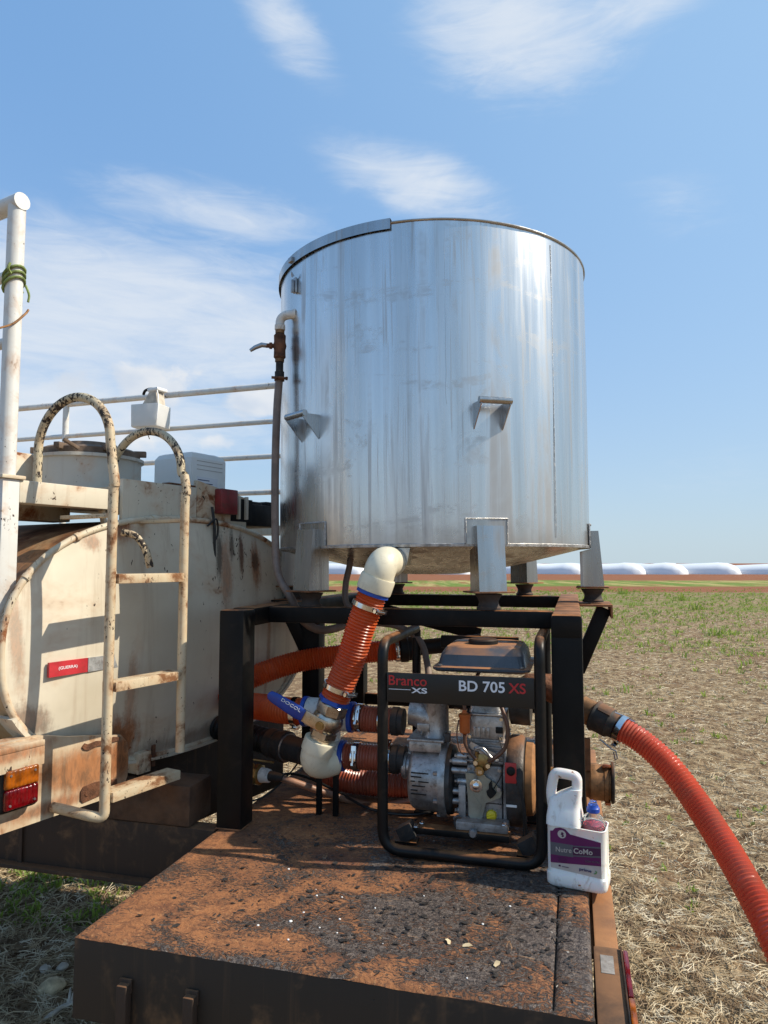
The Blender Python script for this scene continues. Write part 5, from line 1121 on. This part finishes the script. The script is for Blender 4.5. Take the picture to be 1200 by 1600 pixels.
    for x, zb, th in ((xl, .985, 2.30), (xr, 1.045, 2.235)):
        low = [V((x, LS, zb + .06)), V((x, LS, 1.5)), V((x, LS, 1.95)), V((x, LS - .006, 2.0)), V((x, LS + .006, 2.06))]
        low = crspline(low, 6)
        if x == xl: low = fillet([V((-.055, -.06, 1.0)), V((-.02, LS + .03, .985)), V((x, LS, .975)), V((x, LS, 1.10))], .04, 7)[:-1] + low[1:]
        cy, cz = LS + .02 + wd / 2, th - wd / 2 + .02
        arc = [V((x, cy + math.cos(math.pi - math.pi * i / 12) * wd / 2, cz + math.sin(math.pi * i / 12) * (th - cz))) for i in range(13)]
        hi = crspline([low[-1]] + arc + [V((x, arc[-1].y, 2.012))], 4)
        if lad is None: lad = MB().tube(low, .0155, 16).build('ladder', 'ladder_paint', t, sharp=60)
        else: MB().tube(low, .0155, 16).build('ladder_rail', 'ladder_paint', lad, sharp=60)
        MB().tube(hi, .0150, 16).build('hand_hoop', 'hoop_paint', lad, sharp=60)
    for z in (1.712, 1.378, 1.045):
        MB().box(xl + .014, xr - .014, LS - .020, LS + .045, z - .026, z + .004, .003).build('rung', 'ladder_paint', lad)
    for x in (xl, xr): MB().beam((x, LS, 1.9), (x, .02, 1.9), .03, .012, bev=.002).build('stay', 'ladder_paint', lad)
    # bent handle on the head
    MB().tube(crspline([V((.205, -.03, 1.858)), V((.225, -.075, 1.845)), V((.245, -.10, 1.80)), V((.262, -.11, 1.735))], 8), .013, 12).build('grab_handle', 'hoop_paint', t)
    # top structure
    MB().box(-0.143, .235, .03, .10, 1.940, 2.012, .004).build('cross_beam', 'tanker_frame', t)
    MB().beam((.19, .065, 1.94), (.215, .06, 1.82), .03, .012, bev=.002).build('strut', 'tanker_apron', t)
    MB().box(-.19, .235, .30, .40, 1.905, 1.96, .004).build('cross_beam', 'tanker_rusty', t)
    MB().box(.236, .60, .012, .03, 1.845, 2.055, .003).build('collar_plate', 'tanker_frame', t)
    MB().prism([V((.601, .012, 1.86)), V((.90, .012, 1.86)), V((.90, .012, 2.035)), V((.601, .012, 2.085))], (0, .02, 0)).build('collar_plate', 'tanker_rusty', t)
    MB().box(.236, .90, .033, .9, 1.99, 2.03, .004).build('catwalk', 'tanker_rusty', t)
    MB().box(-.19, .2355, .105, .295, 1.96, 1.985, .003).build('catwalk_plate', 'tanker_rusty', t)
    MB().box(.46, .70, .02, .06, 2.056, 2.064, .002).build('rusty_lug', 'rust_iron', t)
    rb = MB().box(.70, .80, -.03, .011, 1.955, 2.06, .006).build('red_lamp_box', 'red_box', t)
    for x in (.835, .885): MB().box(x, x + .012, -.004, .0115, 1.94, 2.04, .002).build('slot_bar', 'tanker_frame', t)
    MB().box(.80, .94, .0116, .0118, 1.93, 2.03).build('slot_back', 'black_plastic', t)
    bb = MB().box(.90, 1.14, .02, .35, 1.915, 2.015, .01).box(.93, 1.03, .03, .1, 2.0, 2.028, .006).box(1.06, 1.12, .03, .1, 2.0, 2.034, .008).build('black_gutter_box', 'black_plastic', t)
    MB().tube(crspline([V((.665, -.01, 1.98)), V((.67, -.02, 1.90)), V((.675, -.018, 1.80)), V((.68, -.014, 1.72))], 6), .006, 8).tube(crspline([V((.64, -.01, 1.90)), V((.67, -.03, 1.93)), V((.69, -.02, 1.87)), V((.67, -.015, 1.83))], 6), .004, 8).build('hanging_strap', 'cable_black', t)
    # manhole
    c = V((.35, .35, 1.99)); c = TANK0.inverted() @ V((-1.175, 2.79, 2.0))
    mh = MB().lathe(c, (0, 0, 1), [(0, .195), (.150, .195), (.151, .205), (.163, .205), (.165, .195)], 56).build('manhole', 'manhole_white', t, sharp=30)
    MB().lathe(c + V((0, 0, .166)), (0, 0, 1), [(0, .19), (.022, .19), (.032, .17), (.036, .11), (.056, .10), (.060, .0)], 40).build('lid', 'manhole_lid', mh, sharp=30)
    for a in (200, 250, 310, 20, 80, 140):
        q = c + V((math.cos(R(a)) * .185, math.sin(R(a)) * .185, .188)); MB().obox(q, V((math.cos(R(a)), math.sin(R(a)), 0)) * .03, V((-math.sin(R(a)), math.cos(R(a)), 0)) * .012, (0, 0, .012), .003).build('lid_clamp', 'manhole_lid', mh)
    q = c + V((-.17, -.16, .17)); MB().beam(q, q + V((-.05, .02, .03)), .02, .012, bev=.003).build('lid_lever', 'manhole_lid', mh)
    MB().box(c.x - .34, c.x - .14, c.y + .10, c.y + .28, 1.95, 2.17, .01).build('side_box', 'tanker_frame', t)
    # corner post and near railing
    MB().box(-0.199, -0.143, .03, .086, 1.54, 2.012, .003).build('corner_post', 'rail_white', t)
    MB().box(-0.207, -0.129, .02, .10, 2.0125, 2.024, .003).build('post_cap', 'tanker_rusty', t)
    rp = MB().tube([V((-0.171, .058, 2.02)), V((-0.170, .058, 2.907))], .0265, 20).build('rail_post', 'rail_white', t)
    for z, r in ((2.907, .0275), (2.672, .017), (2.452, .017)):
        m = MB().cyl(V((-0.171, .03 if r > .02 else .06, z)), V((-0.171, 3., z)), r, 18); m.build('near_rail', 'rail_white', t)
    MB().cyl(V((-0.171, 2.9, 1.9)), V((-0.171, 2.9, 2.907)), .025, 14).build('rail_post', 'rail_white', t)
    # far railing
    inv = TANK0.inverted()
    Aw, Bw = V((-.40, 3.835, 0)), V((-3.4, 4.86, 0))
    for z in (2.75, 2.546, 2.348, 2.146):
        p, q = inv @ V((Aw.x, Aw.y, z)), inv @ V((Bw.x, Bw.y, z)); MB().cyl(p, q, .0185 if z > 2.7 else .015, 14).build('far_rail', 'rail_white', t)
    for f in (0., .535, 1.):
        p = inv @ V((Aw.x + (Bw.x - Aw.x) * f, Aw.y + (Bw.y - Aw.y) * f, 1.9)); MB().cyl(p, p + V((0, 0, .85)), .019, 12).build('far_rail_post', 'rail_white', t)
    p, q = inv @ V((Aw.x, Aw.y, 1.93)), inv @ V((Bw.x, Bw.y, 1.93)); MB().beam(p, q, .10, .05).build('far_sill', 'tanker_rusty', t)
tanker()

def extras():
    inv = TANK0.inverted()
    # white container tied to the far rail
    r = _ray(237, 632); k = 4.06 / r.y; p = V((r.x * k, 4.0, 0))
    F = SCM @ Matrix.Translation(V((p.x, 4.05, 0))) @ Matrix.Rotation(R(-16), 4, 'Z')
    t = thing('hanging_jug', 'white cut-off plastic jug tied to the top railing', 'jug', F, (0, 0, 2.6))
    m = MB().loft([[V((x * kx, y * ky, z)) for x, y in ((-1, -1), (1, -1), (1, 1), (-1, 1))] for z, kx, ky in ((2.53, .078, .06), (2.535, .084, .066), (2.66, .086, .068), (2.664, .084, .066), (2.662, .08, .062), (2.545, .078, .06))], True, True)
    m.build('jug_body', 'white_thin', t, sharp=30)
    MB().loft([[V((x0, -.05, z)), V((x1, -.05, z)), V((x1, .03, z)), V((x0, .03, z))] for z, x0, x1 in ((2.655, -.03, .078), (2.70, .0, .07), (2.75, .028, .062))]).build('jug_neck', 'husk_pale', t, sharp=30)
    MB().tube([V((.02, -.05, 2.745)), V((.07, -.05, 2.75)), V((.08, .02, 2.752)), V((.02, .03, 2.75))], .012, 10, True).tube(crspline([V((.07, -.05, 2.75)), V((.088, -.06, 2.68)), V((.088, -.07, 2.58)), V((.07, -.06, 2.54))], 6), .004, 8).build('tie_rope', 'white_plastic', t)
    MB().tube(crspline([V((-.025, -.04, 2.725)), V((-.008, -.05, 2.742)), V((.012, -.045, 2.752)), V((.03, -.03, 2.758))], 6), .008, 10).build('dark_knot', 'black_plastic', t)
    MB().tube(crspline([V((.0, -.05, 2.53)), V((.012, -.05, 2.50)), V((.03, -.05, 2.46))], 6), .003, 6).build('string_end', 'cable_black', t)
    # white jerrycan on the catwalk
    c = ts(335, 745, .22)
    t = thing('white_jerrycan', 'white plastic jerrycan with printed label standing on the tanker catwalk', 'jerrycan', TANK, (c.x, .22, 2.03))
    x0, x1, z0 = ts(299, 745, .10).x, ts(352, 745, .10).x, 2.031
    m = MB().loft([[V((x, y, z)) for x, y in ((x0 + i_, .10 + i_), (x1 - i_, .10 + i_), (x1 - i_, .32 - i_), (x0 + i_, .32 - i_))] for z, i_ in ((z0, .006), (z0 + .008, 0), (z0 + .165, 0), (z0 + .185, .012), (z0 + .192, .03))])
    b = m.build('can_body', 'white_thin', t, sharp=25)
    for k in range(3): MB().box(x0 + .03, x1 - .02, .0985, .0999, z0 + .115 + k * .018, z0 + .118 + k * .018).build('moulded_line', 'label_beige', b)
    MB().box(x0 + .03, x1 - .05, .0984, .0998, z0 + .03, z0 + .085).build('printed_label', 'letter_white', b)
    for k in range(3): MB().box(x0 + .035, x1 - .06 - .02 * k, .0978, .0983, z0 + .042 + k * .014, z0 + .046 + k * .014).build('printed_line', 'label_blue', b)
    MB().tube(crspline([V((x1 - .02, .2, z0 + .185)), V((x1 + .03, .2, z0 + .195)), V((x1 + .075, .2, z0 + .175)), V((x1 + .085, .2, z0 + .10)), V((x1 + .08, .2, z0 - .0)), V((x1 + .06, .2, z0 - .04))], 8), .013, 12).build('loop_handle', 'white_thin', t)
    # green rope on the corner rail post
    t = thing('green_rope', 'frayed green and straw coloured rope knotted round the rail post', 'rope', TANK, (-0.171, .058, 2.6))
    pts = []
    for i in range(46):
        a = i * .42; pts.append(V((-0.171 + math.cos(a) * .031, .058 + math.sin(a) * .031, 2.625 + .0012 * i - .018 * math.sin(a))))
    MB().tube(pts, .0045, 8).build('wrap', 'rope_green', t)
    MB().tube(crspline([V((-0.144, 0.038, 2.64)), V((-0.138, 0.028, 2.61)), V((-0.140, 0.028, 2.585))], 6), .004, 6).build('loose_end', 'rope_green', t)
    MB().tube(crspline([V((-0.198, 0.033, 2.66)), V((-0.210, 0.028, 2.672)), V((-0.204, 0.028, 2.69))], 6), .004, 6).build('loose_end', 'rope_green', t)
    MB().tube(crspline([V((-0.138, 0.028, 2.56)), V((-0.153, 0.022, 2.54)), V((-0.188, 0.028, 2.50)), V((-0.238, 0.038, 2.47)), V((-0.308, 0.058, 2.44))], 8), .0035, 8).build('trailing_end', 'rust_brass', t)
    # maize husks and cobs on the shaded ground
    for i, (px, py, L, a, mt, lab) in enumerate(((98, 1508, .022, .3, 'husk_pale', 'round pale clod on the shaded ground beside the platform corner'), (80, 1540, .05, .2, 'husk', 'yellow dry maize husk on the ground below the pale clod'), (85, 1580, .055, 1.0, 'husk_pale', 'long thin pale husk at the lower left edge of the ground'), (70, 1512, .022, 2., 'husk_pale', 'small pale husk left of the round clod'), (1085, 1280, .06, .4, 'husk', 'shredded husk on the ground left of the red hose'))):
        r = _ray(px, py); k = (GZ - EYE) / r.z; c = V((r.x * k, r.y * k, 0)); c.z = hgt(c.x, c.y) + .015
        o = thing('maize_husk' if 'clod' not in lab else 'soil_clod', lab, 'husk' if 'clod' not in lab else 'clod', WORLD, tuple(c), 'scraps lying on the ground' )
        d = V((math.cos(a), math.sin(a), .1)); s = V((-math.sin(a), math.cos(a), 0)); fat = .8 if 'clod' in lab else .2
        m = MB(); lo = []
        for q, rr_ in ((-1, .15), (-.7, .6), (-.2, 1.), (.3, .95), (.7, .6), (1, .12)):
            lo.append([c + d * q * L + (s * math.cos(b) + V((0, 0, 1)) * math.sin(b) * .75) * L * fat * rr_ * (1 + .55 * mnoise.noise(V((q * 3, math.sin(b) * 1.5, i + math.cos(b) * 1.5)))) for b in [2 * math.pi * j / 10 for j in range(10)]])
        m.loft(lo).build('scrap' if fat < .5 else 'lump', mt, o, sharp=70)
        if fat < .5:
            for j in range(5):
                e = c + d * L * .9; MB().tube(crspline([c + d * L * .3, e + s * random.uniform(-.02, .02), e + d * .04 + s * random.uniform(-.05, .05) + V((0, 0, random.uniform(0, .02)))], 4), [.004] * 8 + [.0015], 5).build('leaf', mt, o)
extras()
